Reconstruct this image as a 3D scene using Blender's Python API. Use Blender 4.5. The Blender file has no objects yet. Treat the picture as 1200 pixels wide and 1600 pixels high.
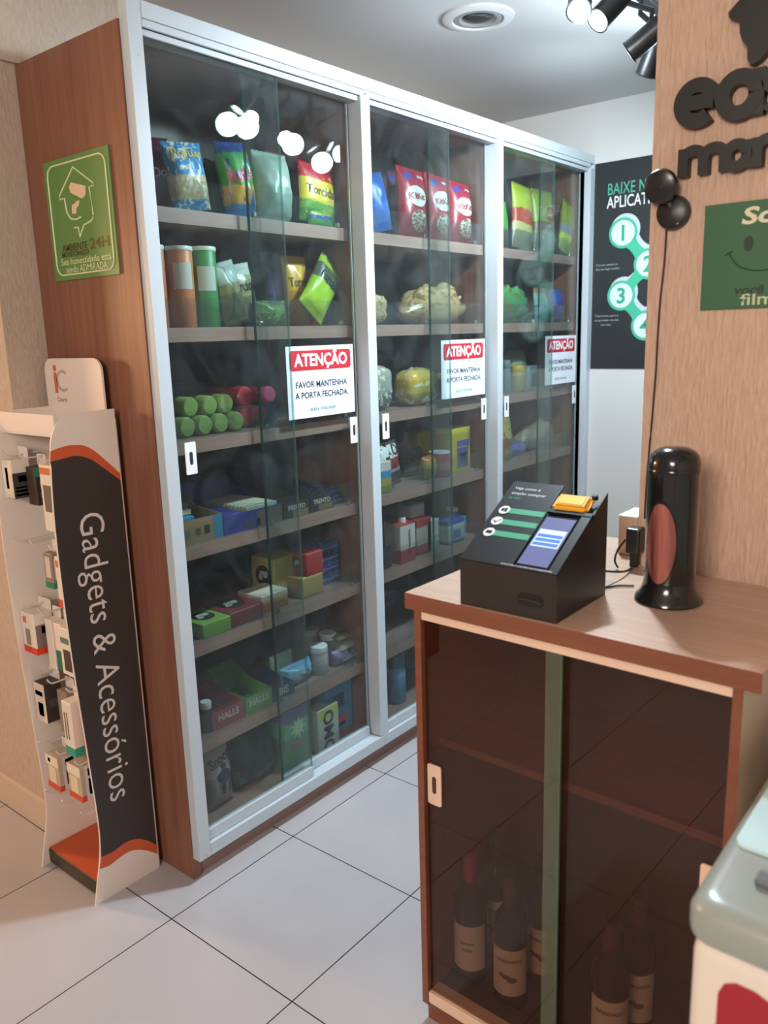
import bpy, bmesh, math, random
from mathutils import Matrix, Vector

# ------------------------------------------------------------------ camera, light, exposure
SC = bpy.context.scene
COL = SC.collection
def make_camera():
    cx, cy, cz = -1.2127, -1.6967, 1.4897
    yaw, pitch, roll, f = 0.88387, -0.21383, -0.02960, 1269.04   # focal length in pixels of the 1200x1600 frame
    fw = Vector((math.sin(yaw)*math.cos(pitch), math.cos(yaw)*math.cos(pitch), math.sin(pitch)))
    r = Vector((math.cos(yaw), -math.sin(yaw), 0)); u = r.cross(fw)
    r2 = math.cos(roll)*r + math.sin(roll)*u; u2 = -math.sin(roll)*r + math.cos(roll)*u
    cam = bpy.data.cameras.new('camera'); o = bpy.data.objects.new('camera', cam); COL.objects.link(o)
    m = Matrix((r2, u2, -fw)).transposed().to_4x4(); m.translation = (cx, cy, cz)
    o.matrix_world = m
    cam.sensor_fit = 'VERTICAL'; cam.sensor_height = 36; cam.lens = f/1600*36
    cam.clip_start = .05
    cam.dof.use_dof = True; cam.dof.focus_distance = 2.15; cam.dof.aperture_fstop = 3.8
    SC.camera = o
make_camera()
SC.view_settings.view_transform = 'Standard'; SC.view_settings.look = 'None'
SC.view_settings.gamma = 1; SC.view_settings.use_curve_mapping = False
SC.view_settings.exposure = 0.0
SC.cycles.max_bounces = 10; SC.cycles.transparent_max_bounces = 24
SC.cycles.diffuse_bounces = 4; SC.cycles.glossy_bounces = 4
SC.cycles.caustics_reflective = False; SC.cycles.caustics_refractive = False
W = bpy.data.worlds.new('world'); SC.world = W; W.use_nodes = True
W.node_tree.nodes['Background'].inputs[0].default_value = (.6, .7, .8, 1)
W.node_tree.nodes['Background'].inputs[1].default_value = .05

def area(name, loc, target, size, power, color, sy=None):
    l = bpy.data.lights.new(name, 'AREA'); l.energy = power; l.color = color; l.size = size
    l.shape = 'RECTANGLE'; l.size_y = sy or size
    o = bpy.data.objects.new(name, l); COL.objects.link(o); o.location = loc
    o.rotation_euler = (Vector(target)-Vector(loc)).to_track_quat('-Z', 'Y').to_euler()
    return o
def spot(name, loc, target, power, color, angle=100, blend=.6, radius=.03):
    l = bpy.data.lights.new(name, 'SPOT'); l.energy = power; l.color = color
    l.spot_size = math.radians(angle); l.spot_blend = blend; l.shadow_soft_size = radius
    o = bpy.data.objects.new(name, l); COL.objects.link(o); o.location = loc
    o.rotation_euler = (Vector(target)-Vector(loc)).to_track_quat('-Z', 'Y').to_euler()
    return o
COOL = (.74, .90, 1.0); WARM = (1.0, .60, .32)
area('passage_lamp', (-1.0, 3.3, 1.75), (-.1, .3, 1.0), .35, 62, WARM)
area('room_fill_light', (-2.9, -1.7, 2.15), (.3, -1.1, 1.4), .8, 75, (1.0, .86, .74))  # added fill towards the pillar, no lamp known there
# track spotlights: mouth position, point aimed at, power of the lamp
HEADS = [((.922, -.645, 2.292), (-.02, -1.00, 1.0), 78), ((1.00, -.66, 2.285), (-.12, -.06, 1.12), 70), ((1.225, -.655, 2.26), (1.13, .07, 1.80), 45),
         ((1.375, -.645, 2.235), (1.66, -.17, 1.45), 45), ((1.545, -.70, 2.28), (1.85, -.05, 1.85), 45)]

# ------------------------------------------------------------------ helpers
def lin(h):
    c = [int(h[i:i+2], 16)/255 for i in (0, 2, 4)]
    return tuple(x/12.92 if x <= .04045 else ((x+.055)/1.055)**2.4 for x in c) + (1,)
MATS = {}
def nmat(key):
    if key in MATS: return MATS[key], None, None
    m = bpy.data.materials.new(key); m.use_nodes = True; MATS[key] = m
    return m, m.node_tree.nodes, m.node_tree.links
def mat(hexc, rough=.5, metal=0, spec=.5, coat=0, emit=0):
    key = 'paint_%s_%g_%g_%g_%g_%g' % (hexc, rough, metal, spec, coat, emit)
    m, n, l = nmat(key)
    if n is None: return m
    b = n['Principled BSDF']
    b.inputs['Base Color'].default_value = lin(hexc); b.inputs['Roughness'].default_value = rough
    b.inputs['Metallic'].default_value = metal; b.inputs['Specular IOR Level'].default_value = spec
    b.inputs['Coat Weight'].default_value = coat
    if emit:
        b.inputs['Emission Color'].default_value = lin(hexc); b.inputs['Emission Strength'].default_value = emit
    return m
def ramp(n, stops, interp='LINEAR'):
    r = n.new('ShaderNodeValToRGB'); r.color_ramp.interpolation = interp
    e = r.color_ramp.elements
    while len(e) < len(stops): e.new(.5)
    for x, (p, c) in zip(e, stops): x.position = p; x.color = lin(c) if isinstance(c, str) else c
    return r
def pack(bands, blotch=None, rough=.38):
    """printed packaging: flat colour bands by height, optional blotches of print and painted glints"""
    key = 'pack_' + '_'.join('%g%s' % b for b in bands) + ('_%s%g%g' % blotch if blotch else '') + '_%g' % rough
    m, n, l = nmat(key)
    if n is None: return m
    b = n['Principled BSDF']; b.inputs['Roughness'].default_value = rough
    tc = n.new('ShaderNodeTexCoord'); s = n.new('ShaderNodeSeparateXYZ'); l.new(tc.outputs['Generated'], s.inputs[0])
    nz = n.new('ShaderNodeTexNoise'); nz.inputs['Scale'].default_value = 7; l.new(tc.outputs['Generated'], nz.inputs['Vector'])
    ad = n.new('ShaderNodeMath'); ad.operation = 'MULTIPLY_ADD'; ad.inputs[1].default_value = .06; l.new(nz.outputs['Fac'], ad.inputs[0]); l.new(s.outputs['Z'], ad.inputs[2])
    sb = n.new('ShaderNodeMath'); sb.operation = 'SUBTRACT'; sb.inputs[1].default_value = .03; l.new(ad.outputs[0], sb.inputs[0])
    st = []
    for i, (p, c) in enumerate(bands):
        if i and p < 1: st.append((max(0, p-.02), bands[i-1][1]))
        st.append((p, c))
    r = ramp(n, st); l.new(sb.outputs[0], r.inputs[0]); out = r.outputs[0]
    if blotch:
        c, sc, th = blotch
        n2 = n.new('ShaderNodeTexNoise'); n2.inputs['Scale'].default_value = sc/3; n2.inputs['Detail'].default_value = 3
        l.new(tc.outputs['Generated'], n2.inputs['Vector'])
        r2 = ramp(n, [(0, (0, 0, 0, 1)), (th-.03, (0, 0, 0, 1)), (th+.03, (1, 1, 1, 1))]); l.new(n2.outputs['Fac'], r2.inputs[0])
        mx = n.new('ShaderNodeMix'); mx.data_type = 'RGBA'
        l.new(r2.outputs[0], mx.inputs['Factor']); l.new(out, mx.inputs['A']); mx.inputs['B'].default_value = lin(c); out = mx.outputs['Result']
    l.new(out, b.inputs['Base Color'])
    return m
def wood(key, c1, c2, axis='Z', rough=.45, coat=0):
    m, n, l = nmat(key)
    if n is None: return m
    b = n['Principled BSDF']; b.inputs['Roughness'].default_value = rough; b.inputs['Coat Weight'].default_value = coat
    tc = n.new('ShaderNodeTexCoord'); mp = n.new('ShaderNodeMapping'); l.new(tc.outputs['Object'], mp.inputs[0])
    sc = [38, 38, 38]; sc['XYZ'.index(axis)] = 1.6; mp.inputs['Scale'].default_value = sc
    nz = n.new('ShaderNodeTexNoise'); nz.inputs['Scale'].default_value = 1.5; nz.inputs['Detail'].default_value = 6; nz.inputs['Roughness'].default_value = .65
    l.new(mp.outputs[0], nz.inputs['Vector'])
    r = ramp(n, [(.3, c1), (.7, c2)]); l.new(nz.outputs['Fac'], r.inputs[0]); l.new(r.outputs[0], b.inputs['Base Color'])
    bp = n.new('ShaderNodeBump'); bp.inputs['Strength'].default_value = .05; l.new(nz.outputs['Fac'], bp.inputs['Height']); l.new(bp.outputs[0], b.inputs['Normal'])
    return m
def stucco(key, c1, c2, strength=.5, stretch=(90, 90, 14), dist=.004):
    m, n, l = nmat(key)
    if n is None: return m
    b = n['Principled BSDF']; b.inputs['Roughness'].default_value = .85; b.inputs['Specular IOR Level'].default_value = .2
    tc = n.new('ShaderNodeTexCoord'); mp = n.new('ShaderNodeMapping'); l.new(tc.outputs['Object'], mp.inputs[0]); mp.inputs['Scale'].default_value = stretch
    nz = n.new('ShaderNodeTexNoise'); nz.inputs['Scale'].default_value = 1; nz.inputs['Detail'].default_value = 5; nz.inputs['Distortion'].default_value = .6
    l.new(mp.outputs[0], nz.inputs['Vector'])
    r = ramp(n, [(.3, c1), (.62, c2)]); l.new(nz.outputs['Fac'], r.inputs[0]); l.new(r.outputs[0], b.inputs['Base Color'])
    bp = n.new('ShaderNodeBump'); bp.inputs['Strength'].default_value = strength; bp.inputs['Distance'].default_value = dist
    l.new(nz.outputs['Fac'], bp.inputs['Height']); l.new(bp.outputs[0], b.inputs['Normal'])
    return m
def plaster(key, c):
    m, n, l = nmat(key)
    if n is None: return m
    b = n['Principled BSDF']; b.inputs['Roughness'].default_value = .8; b.inputs['Base Color'].default_value = lin(c); b.inputs['Specular IOR Level'].default_value = .2
    nz = n.new('ShaderNodeTexNoise'); nz.inputs['Scale'].default_value = 60; nz.inputs['Detail'].default_value = 4
    tc = n.new('ShaderNodeTexCoord'); l.new(tc.outputs['Object'], nz.inputs['Vector'])
    bp = n.new('ShaderNodeBump'); bp.inputs['Strength'].default_value = .06; l.new(nz.outputs['Fac'], bp.inputs['Height']); l.new(bp.outputs[0], b.inputs['Normal'])
    return m
def tiles(key, tx, ty, T):
    m, n, l = nmat(key)
    if n is None: return m
    b = n['Principled BSDF']
    tc = n.new('ShaderNodeTexCoord'); s = n.new('ShaderNodeSeparateXYZ'); l.new(tc.outputs['Object'], s.inputs[0])
    def joint(sock, t0):
        a = n.new('ShaderNodeMath'); a.operation = 'SUBTRACT'; a.inputs[1].default_value = t0; l.new(sock, a.inputs[0])
        q = n.new('ShaderNodeMath'); q.operation = 'PINGPONG'; q.inputs[1].default_value = T/2; l.new(a.outputs[0], q.inputs[0])
        c = n.new('ShaderNodeMath'); c.operation = 'LESS_THAN'; c.inputs[1].default_value = .0016; l.new(q.outputs[0], c.inputs[0])
        return c
    jx = joint(s.outputs['X'], tx); jy = joint(s.outputs['Y'], ty)
    mxm = n.new('ShaderNodeMath'); mxm.operation = 'MAXIMUM'; l.new(jx.outputs[0], mxm.inputs[0]); l.new(jy.outputs[0], mxm.inputs[1])
    nz = n.new('ShaderNodeTexNoise'); nz.inputs['Scale'].default_value = 3; l.new(tc.outputs['Object'], nz.inputs['Vector'])
    r = ramp(n, [(.3, 'aba7aa'), (.7, 'b2aeb0')]); l.new(nz.outputs['Fac'], r.inputs[0])
    mx = n.new('ShaderNodeMix'); mx.data_type = 'RGBA'; l.new(mxm.outputs[0], mx.inputs['Factor']); l.new(r.outputs[0], mx.inputs['A']); mx.inputs['B'].default_value = lin('2c2624')
    l.new(mx.outputs['Result'], b.inputs['Base Color']); b.inputs['Roughness'].default_value = .22; b.inputs['Specular IOR Level'].default_value = .4
    bp = n.new('ShaderNodeBump'); bp.inputs['Strength'].default_value = .3; bp.inputs['Distance'].default_value = .001; bp.invert = True
    l.new(mxm.outputs[0], bp.inputs['Height']); l.new(bp.outputs[0], b.inputs['Normal'])
    return m
def glass(key, tint, haze=.02, hazec='aab4b8', ior=1.5, smear=0):
    """thin pane: clear transmission, fresnel mirror, a little dust"""
    m, n, l = nmat(key)
    if n is None: return m
    for x in list(n):
        if x.type != 'OUTPUT_MATERIAL': n.remove(x)
    out = [x for x in n if x.type == 'OUTPUT_MATERIAL'][0]
    t = n.new('ShaderNodeBsdfTransparent'); t.inputs[0].default_value = tint
    d = n.new('ShaderNodeBsdfDiffuse'); d.inputs[0].default_value = lin(hazec)
    g = n.new('ShaderNodeBsdfGlossy'); g.inputs['Roughness'].default_value = .0
    ge = n.new('ShaderNodeNewGeometry'); dt = n.new('ShaderNodeVectorMath'); dt.operation = 'DOT_PRODUCT'
    l.new(ge.outputs['Normal'], dt.inputs[0]); l.new(ge.outputs['Incoming'], dt.inputs[1])
    ab = n.new('ShaderNodeMath'); ab.operation = 'ABSOLUTE'; l.new(dt.outputs['Value'], ab.inputs[0])
    iv = n.new('ShaderNodeMath'); iv.operation = 'SUBTRACT'; iv.inputs[0].default_value = 1; l.new(ab.outputs[0], iv.inputs[1])
    pw = n.new('ShaderNodeMath'); pw.operation = 'POWER'; pw.inputs[1].default_value = 5; l.new(iv.outputs[0], pw.inputs[0])
    f0 = ((ior-1)/(ior+1))**2                                   # Schlick's law for the mirror share of each face
    fr = n.new('ShaderNodeMath'); fr.operation = 'MULTIPLY_ADD'; fr.inputs[1].default_value = 1-f0; fr.inputs[2].default_value = f0; l.new(pw.outputs[0], fr.inputs[0])
    m1 = n.new('ShaderNodeMixShader'); m1.inputs[0].default_value = haze; l.new(t.outputs[0], m1.inputs[1]); l.new(d.outputs[0], m1.inputs[2])
    if smear:
        tc = n.new('ShaderNodeTexCoord'); nz = n.new('ShaderNodeTexNoise'); nz.inputs['Scale'].default_value = 9; nz.inputs['Detail'].default_value = 5; nz.inputs['Distortion'].default_value = 1.2
        l.new(tc.outputs['Object'], nz.inputs['Vector'])
        mr = n.new('ShaderNodeMapRange'); mr.inputs['From Min'].default_value = .4; mr.inputs['From Max'].default_value = .75
        mr.inputs['To Min'].default_value = haze; mr.inputs['To Max'].default_value = haze+smear
        l.new(nz.outputs['Fac'], mr.inputs[0]); l.new(mr.outputs[0], m1.inputs[0])
    m2 = n.new('ShaderNodeMixShader'); l.new(fr.outputs[0], m2.inputs[0]); l.new(m1.outputs[0], m2.inputs[1]); l.new(g.outputs[0], m2.inputs[2])
    l.new(m2.outputs[0], out.inputs[0])
    return m

# ---- mesh building
def link(name, bm, material, parent=None, loc=None, smooth=False):
    me = bpy.data.meshes.new(name); bm.normal_update(); bm.to_mesh(me); bm.free()
    mats = material if isinstance(material, (list, tuple)) else [material]
    for m in mats: me.materials.append(m)
    if smooth:
        for p in me.polygons: p.use_smooth = True
    o = bpy.data.objects.new(name, me); COL.objects.link(o)
    if loc: o.location = loc
    if parent: o.parent = parent
    return o
def tag(o, label, cat, group=None, kind=None):
    if label: o['label'] = label
    if cat: o['category'] = cat
    if group: o['group'] = group
    if kind: o['kind'] = kind
    return o
def thing(name, label, cat, loc, group=None, rz=0):
    o = bpy.data.objects.new(name, None); COL.objects.link(o); o.location = loc; o.rotation_euler = (0, 0, rz); o.empty_display_size = .05
    return tag(o, label, cat, group)
def struct(name, bm, material, smooth=False):
    o = link(name, bm, material, None, None, smooth); o['kind'] = 'structure'; return o
def box(bm, x0, x1, y0, y1, z0, z1, mi=0):
    v = [bm.verts.new(c) for c in ((x0,y0,z0),(x1,y0,z0),(x1,y1,z0),(x0,y1,z0),(x0,y0,z1),(x1,y0,z1),(x1,y1,z1),(x0,y1,z1))]
    fs = []
    for q in ((3,2,1,0),(4,5,6,7),(0,1,5,4),(1,2,6,5),(2,3,7,6),(3,0,4,7)):
        f = bm.faces.new([v[i] for i in q]); f.material_index = mi; fs.append(f)
    return v, fs
def bbox(x0, x1, y0, y1, z0, z1, bevel=0, seg=2):
    bm = bmesh.new(); box(bm, x0, x1, y0, y1, z0, z1)
    if bevel: bmesh.ops.bevel(bm, geom=bm.edges[:], offset=bevel, segments=seg, affect='EDGES', profile=.5)
    return bm
def prism(pts, a, b, plane='XY'):
    """closed outline pts in a plane, extruded from a to b along the third axis"""
    bm = bmesh.new()
    def P(u, v, w): return (u, v, w) if plane == 'XY' else (u, w, v) if plane == 'XZ' else (w, u, v)
    A = [bm.verts.new(P(u, v, a)) for u, v in pts]; B = [bm.verts.new(P(u, v, b)) for u, v in pts]
    bm.faces.new(A); bm.faces.new(B[::-1]); k = len(pts)
    for i in range(k): bm.faces.new((A[i], B[i], B[(i+1) % k], A[(i+1) % k]))
    bmesh.ops.recalc_face_normals(bm, faces=bm.faces[:])
    return bm
def rrect(x0, x1, y0, y1, r, n=5):
    pts = []
    for cx, cy, a in ((x1-r, y1-r, 0), (x0+r, y1-r, 90), (x0+r, y0+r, 180), (x1-r, y0+r, 270)):
        for i in range(n+1):
            t = math.radians(a+90*i/n); pts.append((cx+r*math.cos(t), cy+r*math.sin(t)))
    return pts
def ring(cx, cy, ro, ri, n=40):
    """annulus outline as two loops"""
    return [(cx+ro*math.cos(2*math.pi*i/n), cy+ro*math.sin(2*math.pi*i/n)) for i in range(n)], [(cx+ri*math.cos(2*math.pi*i/n), cy+ri*math.sin(2*math.pi*i/n)) for i in range(n)]
def ellipse(cx, cy, rx, ry, n=32): return [(cx+rx*math.cos(2*math.pi*i/n), cy+ry*math.sin(2*math.pi*i/n)) for i in range(n)]
def lathe(prof, n=32, cx=0, cy=0, cap=True):
    bm = bmesh.new(); rings = []
    for r, z in prof: rings.append([bm.verts.new((cx+r*math.cos(2*math.pi*i/n), cy+r*math.sin(2*math.pi*i/n), z)) for i in range(n)])
    for a, b in zip(rings, rings[1:]):
        for i in range(n): bm.faces.new((a[i], a[(i+1) % n], b[(i+1) % n], b[i]))
    if cap: bm.faces.new(rings[0][::-1]); bm.faces.new(rings[-1])
    bmesh.ops.recalc_face_normals(bm, faces=bm.faces[:])
    return bm
def tube(pts, r, n=8, bm=None):
    bm = bm or bmesh.new(); P = [Vector(p) for p in pts]; rings = []
    for i, p in enumerate(P):
        t = (P[min(i+1, len(P)-1)]-P[max(i-1, 0)]).normalized()
        u = t.cross(Vector((0, 0, 1)));
        if u.length < .05: u = t.cross(Vector((1, 0, 0)))
        u.normalize(); w = t.cross(u)
        rings.append([bm.verts.new(p+r*(math.cos(2*math.pi*k/n)*u+math.sin(2*math.pi*k/n)*w)) for k in range(n)])
    for a, b in zip(rings, rings[1:]):
        for k in range(n): bm.faces.new((a[k], a[(k+1) % n], b[(k+1) % n], b[k]))
    bm.faces.new(rings[0][::-1]); bm.faces.new(rings[-1])
    bmesh.ops.recalc_face_normals(bm, faces=bm.faces[:])
    return bm
def smoothpath(pts, k=6):
    P = [Vector(p) for p in pts]; out = []
    for i in range(len(P)-1):
        a, b, c, d = P[max(i-1, 0)], P[i], P[i+1], P[min(i+2, len(P)-1)]
        for j in range(k):
            t = j/k; out.append(.5*((2*b)+(c-a)*t+(2*a-5*b+4*c-d)*t*t+(3*b-a-3*c+d)*t**3))
    out.append(P[-1]); return out
def tsm(o, ang=35):
    for p in o.data.polygons: p.use_smooth = True
    o.data.set_sharp_from_angle(angle=math.radians(ang)); return o
FRONT = Matrix(((1, 0, 0), (0, 0, -1), (0, 1, 0))).to_4x4()          # text plane facing -Y
LEFT = Matrix(((0, 0, -1), (-1, 0, 0), (0, 1, 0))).to_4x4()         # text plane facing -X
def at(M, loc, rot=0): return Matrix.Translation(loc) @ M @ Matrix.Rotation(math.radians(rot), 4, 'Z')
def text_bm(body, size, bold=0, ext=0, align='CENTER', wfit=None, space=1, shear=0, res=3, vcenter=True):
    cu = bpy.data.curves.new('lettering', 'FONT'); cu.body = body; cu.size = size; cu.offset = bold; cu.extrude = ext
    cu.align_x = align; cu.space_character = space; cu.shear = shear; cu.resolution_u = res
    o = bpy.data.objects.new('lettering', cu); COL.objects.link(o)
    me = bpy.data.meshes.new_from_object(o); bpy.data.objects.remove(o); bpy.data.curves.remove(cu)
    bm = bmesh.new(); bm.from_mesh(me); bpy.data.meshes.remove(me)
    if bm.verts:
        xs = [v.co.x for v in bm.verts]; ys = [v.co.y for v in bm.verts]
        if wfit:
            s = wfit/(max(xs)-min(xs))
            mid = (max(xs)+min(xs))/2 if align == 'CENTER' else 0
            for v in bm.verts: v.co.x = (v.co.x-mid)*s
        if vcenter:
            cy = (max(ys)+min(ys))/2
            for v in bm.verts: v.co.y -= cy
    return bm
def letter(body, size, M, material, parent, name='lettering', origin=None, **k):
    """lettering mesh placed by matrix M (world), as a child of parent standing at origin"""
    bm = text_bm(body, size, **k); bm.transform(M)
    if origin is not None: bmesh.ops.translate(bm, verts=bm.verts[:], vec=-Vector(origin))
    return link(name, bm, material, parent)
def part(root, name, bm, material, smooth=False, parent=None, sharp=None):
    """child mesh of a thing: bm is in world coordinates of an unrotated thing"""
    base = root.location
    bmesh.ops.translate(bm, verts=bm.verts[:], vec=-base)
    o = link(name, bm, material, parent or root, None, smooth)
    if sharp: tsm(o, sharp)
    return o

# ------------------------------------------------------------------ materials
ALU = mat('bac3ca', .38, 0, .5); WHITE = mat('dcdcdc', .5); BLACK = mat('1b1a1b', .38); DARK = mat('0c0c0d', .5)
MDF = wood('walnut_panel', '75493a', '8c5f4a', 'Z'); MDFX = wood('walnut_shelf', '93736a', 'a5867a', 'X'); MDFY = wood('walnut_top', 'b0907e', 'c6a894', 'Y', .35)
MDFE = wood('walnut_edge', '74432f', '84503a', 'Y', .4); INNER = wood('dark_back', '4a3f3c', '574a45', 'Z')
GLASS = glass('door_glass', (.86, .91, .90, 1), .012, smear=.03); GLASSEDGE = glass('door_glass_edge', (.22, .42, .38, 1), .25, '2c5a50'); GLASSRIM = glass('door_glass_rim', (.72, .82, .80, 1), .10, '9ab4b0')
ACRYL = glass('clear_guard', (.93, .95, .95, 1), .02); SMOKE = glass('smoked_glass', (.78, .69, .64, 1), .055, '7a5848')
SMOKEEDGE = mat('6f7a64', .3, 0, .5)
STUCCO = stucco('textured_paint', 'b5a596', 'c2b2a2', .45, (110, 110, 40), .004); PILLARM = stucco('combed_paint', 'c6a692', 'd2b39e', 1.0, (150, 150, 26), .006)
CEILM = plaster('ceiling_paint', 'd2d2d2'); WALLM = plaster('wall_paint', 'cfcfcd'); TILE = tiles('floor_tiles', -.1404, -.0506, .45)
BASEB = plaster('skirting_tile', 'c8b9a8')
CREAM = mat('e3c4ad', .45); CHROME = mat('c9ccd0', .25, 1)

# ------------------------------------------------------------------ room shell
struct('floor', bbox(-3.0, 2.5, -3.2, 4.0, -.05, 0), TILE)
struct('ceiling', bbox(-3.0, 2.5, -3.2, 4.0, 2.466, 2.52), CEILM)
struct('wall_back', bbox(-.12, 2.5, .5, .62, 0, 2.466), STUCCO)
struct('wall_passage', bbox(-.12, -.02, .62, 4.0, 0, 2.466), STUCCO)
struct('wall_lintel', bbox(-1.6, 2.4, .485, .5, 2.21, 2.466), STUCCO)
struct('trim_lintel', bbox(-1.6, -.12, .5, .62, 2.21, 2.466), STUCCO)
struct('wall_passage_left', bbox(-1.7, -1.6, .5, 4.0, 0, 2.466), STUCCO)
struct('wall_passage_end', bbox(-1.7, -.02, 3.95, 4.05, 0, 2.466), STUCCO)
struct('wall_back_left', bbox(-3.0, -1.6, .5, .6, 0, 2.466), STUCCO)
struct('wall_left', bbox(-3.1, -3.0, -3.2, .6, 0, 2.466), WALLM)
struct('wall_behind', bbox(-3.1, 2.5, -3.3, -3.2, 0, 2.466), WALLM)
struct('wall_right', bbox(2.42, 2.55, -3.2, .5, 0, 2.466), WALLM)
struct('wall_pillar', bbox(.414, .62, -3.2, -1.055, 0, 2.466), PILLARM)
struct('baseboard_passage', bbox(-.132, -.12, .488, 4.0, 0, .093), BASEB)

# ------------------------------------------------------------------ recessed ceiling light and track spotlights
t = thing('recessed_ceiling_light', 'round white recessed ceiling light, switched off, above the cabinet', 'ceiling light', (1.205, -.159, 2.466))
part(t, 'trim_ring', lathe([(.115, 2.466), (.113, 2.460), (.095, 2.455), (.082, 2.456), (.078, 2.466)], 48, 1.205, -.159, cap=False), WHITE, sharp=40)
part(t, 'reflector', lathe([(.080, 2.4655), (.076, 2.459), (.060, 2.4585), (.055, 2.463), (.050, 2.4655)], 48, 1.205, -.159, cap=True), mat('9a9a9a', .3), sharp=40)
part(t, 'bulb', lathe([(.0, 2.4605), (.03, 2.4600), (.048, 2.463), (.05, 2.465)], 32, 1.205, -.159, cap=False), mat('3a3c3e', .2), sharp=40)
tr = thing('track_light_rail', 'black ceiling rail that carries the spotlights', 'track light', (1.25, -.63, 2.466))
part(tr, 'rail', bbox(.72, 1.75, -.648, -.612, 2.44, 2.466, .003), BLACK)
LAMPFACE = mat('eaf6ff', .4, emit=28)
names = ['black spotlight at the left end of the rail, glaring towards the room', 'black spotlight with a bright face, second from the left on the rail',
         'black cylindrical spotlight pointing down to the left, third on the rail', 'black cone spotlight hanging beside the pillar, fourth on the rail', 'black spotlight hidden behind the pillar, last on the rail']
for (mouth, aim, pw), lab in zip(HEADS, names):
    d = (Vector(aim)-Vector(mouth)).normalized(); M0 = Vector(mouth)
    h = thing('track_spotlight', lab, 'spotlight', tuple(M0), 'spotlights on the ceiling rail')
    q = Vector((0, 0, -1)).rotation_difference(d).to_matrix().to_4x4()
    bm = lathe([(.024, .112), (.030, .105), (.031, .004), (.034, 0), (.029, -.001), (.028, .012)], 28, cap=False); bm.transform(Matrix.Translation(M0) @ q)
    part(h, 'housing', bm, BLACK, sharp=35)
    bm = lathe([(.0, .115), (.02, .114), (.024, .112)], 20, cap=False); bm.transform(Matrix.Translation(M0) @ q); part(h, 'rear_cap', bm, BLACK)
    bm = lathe([(0, .0095), (.028, .010)], 28, cap=False); bm.transform(Matrix.Translation(M0) @ q); part(h, 'lens', bm, LAMPFACE)
    top = M0-d*.07
    part(h, 'stem', tube([top, Vector((top.x, top.y, top.z+.06)), Vector((top.x, -.63, 2.40)), Vector((top.x, -.63, 2.441))], .008), BLACK)
    l = spot('spotlight_beam', tuple(M0+d*.004), aim, pw, COOL, 125, .75, .026); l.parent = h; l.matrix_parent_inverse = Matrix.Translation(-M0)
    lp = bpy.data.lights.new('spotlight_spill', 'POINT'); lp.energy = 3.2; lp.color = COOL; lp.shadow_soft_size = .04   # added point light, brightens the ceiling as spill from the lamp
    lo = bpy.data.objects.new('spotlight_spill', lp); COL.objects.link(lo); lo.location = d*.06; lo.parent = h

# ------------------------------------------------------------------ display cabinet with sliding glass doors
cab = thing('display_cabinet', 'tall walnut display cabinet with white framed sliding glass doors', 'cabinet', (1.21, .25, 0))
FY = .07; ZS = [1.82, 1.525, 1.232, .943, .663, .372]
part(cab, 'side_panel', bbox(-.004, .022, .03, .497, 0, 2.207), MDF)
part(cab, 'side_panel', bbox(2.38, 2.405, .03, .497, 0, 2.207), MDF)
part(cab, 'partition', bbox(.808, .836, .068, .48, .06, 2.19), MDF)
part(cab, 'partition', bbox(1.594, 1.622, .068, .48, .06, 2.19), MDF)
part(cab, 'back_panel', bbox(.022, 2.38, .48, .494, .06, 2.19), INNER)
part(cab, 'top_panel', bbox(.022, 2.38, .068, .48, 2.19, 2.207), MDFX)
part(cab, 'plinth', bbox(.022, 2.38, .04, .06, 0, .10), MDFX)
part(cab, 'floor_shelf', bbox(.022, 2.38, .062, .48, .078, .10), MDFX)
for x0, x1 in ((.022, .808), (.836, 1.594), (1.622, 2.38)):
    for z in ZS:
        s = part(cab, 'shelf', bbox(x0+.001, x1-.001, FY, .478, z-.037, z), MDFX)
        g = part(cab, 'guard_strip', bbox(x0+.006, x1-.006, FY+.001, FY+.004, z+.0005, z+.075), ACRYL, parent=s)
        for xx in (x0+.05, (x0+x1)/2, x1-.05):
            part(cab, 'clip', bbox(xx-.006, xx+.006, FY-.003, FY+.008, z+.0005, z+.014, .002), CHROME, parent=s)
# white aluminium frame
def rail(name, x0, x1, y0, y1, z0, z1): return part(cab, name, bbox(x0, x1, y0, y1, z0, z1, .0015, 1), ALU)
rail('frame_stile', 0, .040, 0, .030, .065, 2.249)
rail('frame_stile', 2.380, 2.421, 0, .062, .105, 2.194)
rail('frame_mullion', .8036, .8455, 0, .062, .1055, 2.1935)
rail('frame_mullion', 1.590, 1.6285, 0, .062, .1055, 2.1935)
rail('frame_header', .0405, 2.421, 0, .060, 2.212, 2.249)
rail('frame_header_lip', .0405, 2.38, .001, .009, 2.194, 2.2112)
for xa, xb in ((.0405, .803), (.846, 1.5895), (1.629, 2.3795)): rail('door_track', xa, xb, .0105, .060, 2.179, 2.1935)
rail('frame_sill', .0405, 2.421, 0, .060, .065, .1045)
DARKL = mat('5f666c', .5)
for x, z in ((.022, 2.13), (.022, .075), (.085, .083), (.8245, .083), (.8245, .95), (1.609, .95), (2.401, 2.15), (.8245, 2.2)):
    bm = lathe([(0, -.0006), (.0032, -.0006), (.0034, 0)], 12, cap=False); bm.transform(Matrix.Rotation(math.radians(90), 4, 'X')); bmesh.ops.translate(bm, verts=bm.verts[:], vec=(x, -.0004, z))
    part(cab, 'screw', bm, mat('4a4640', .4))
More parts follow.
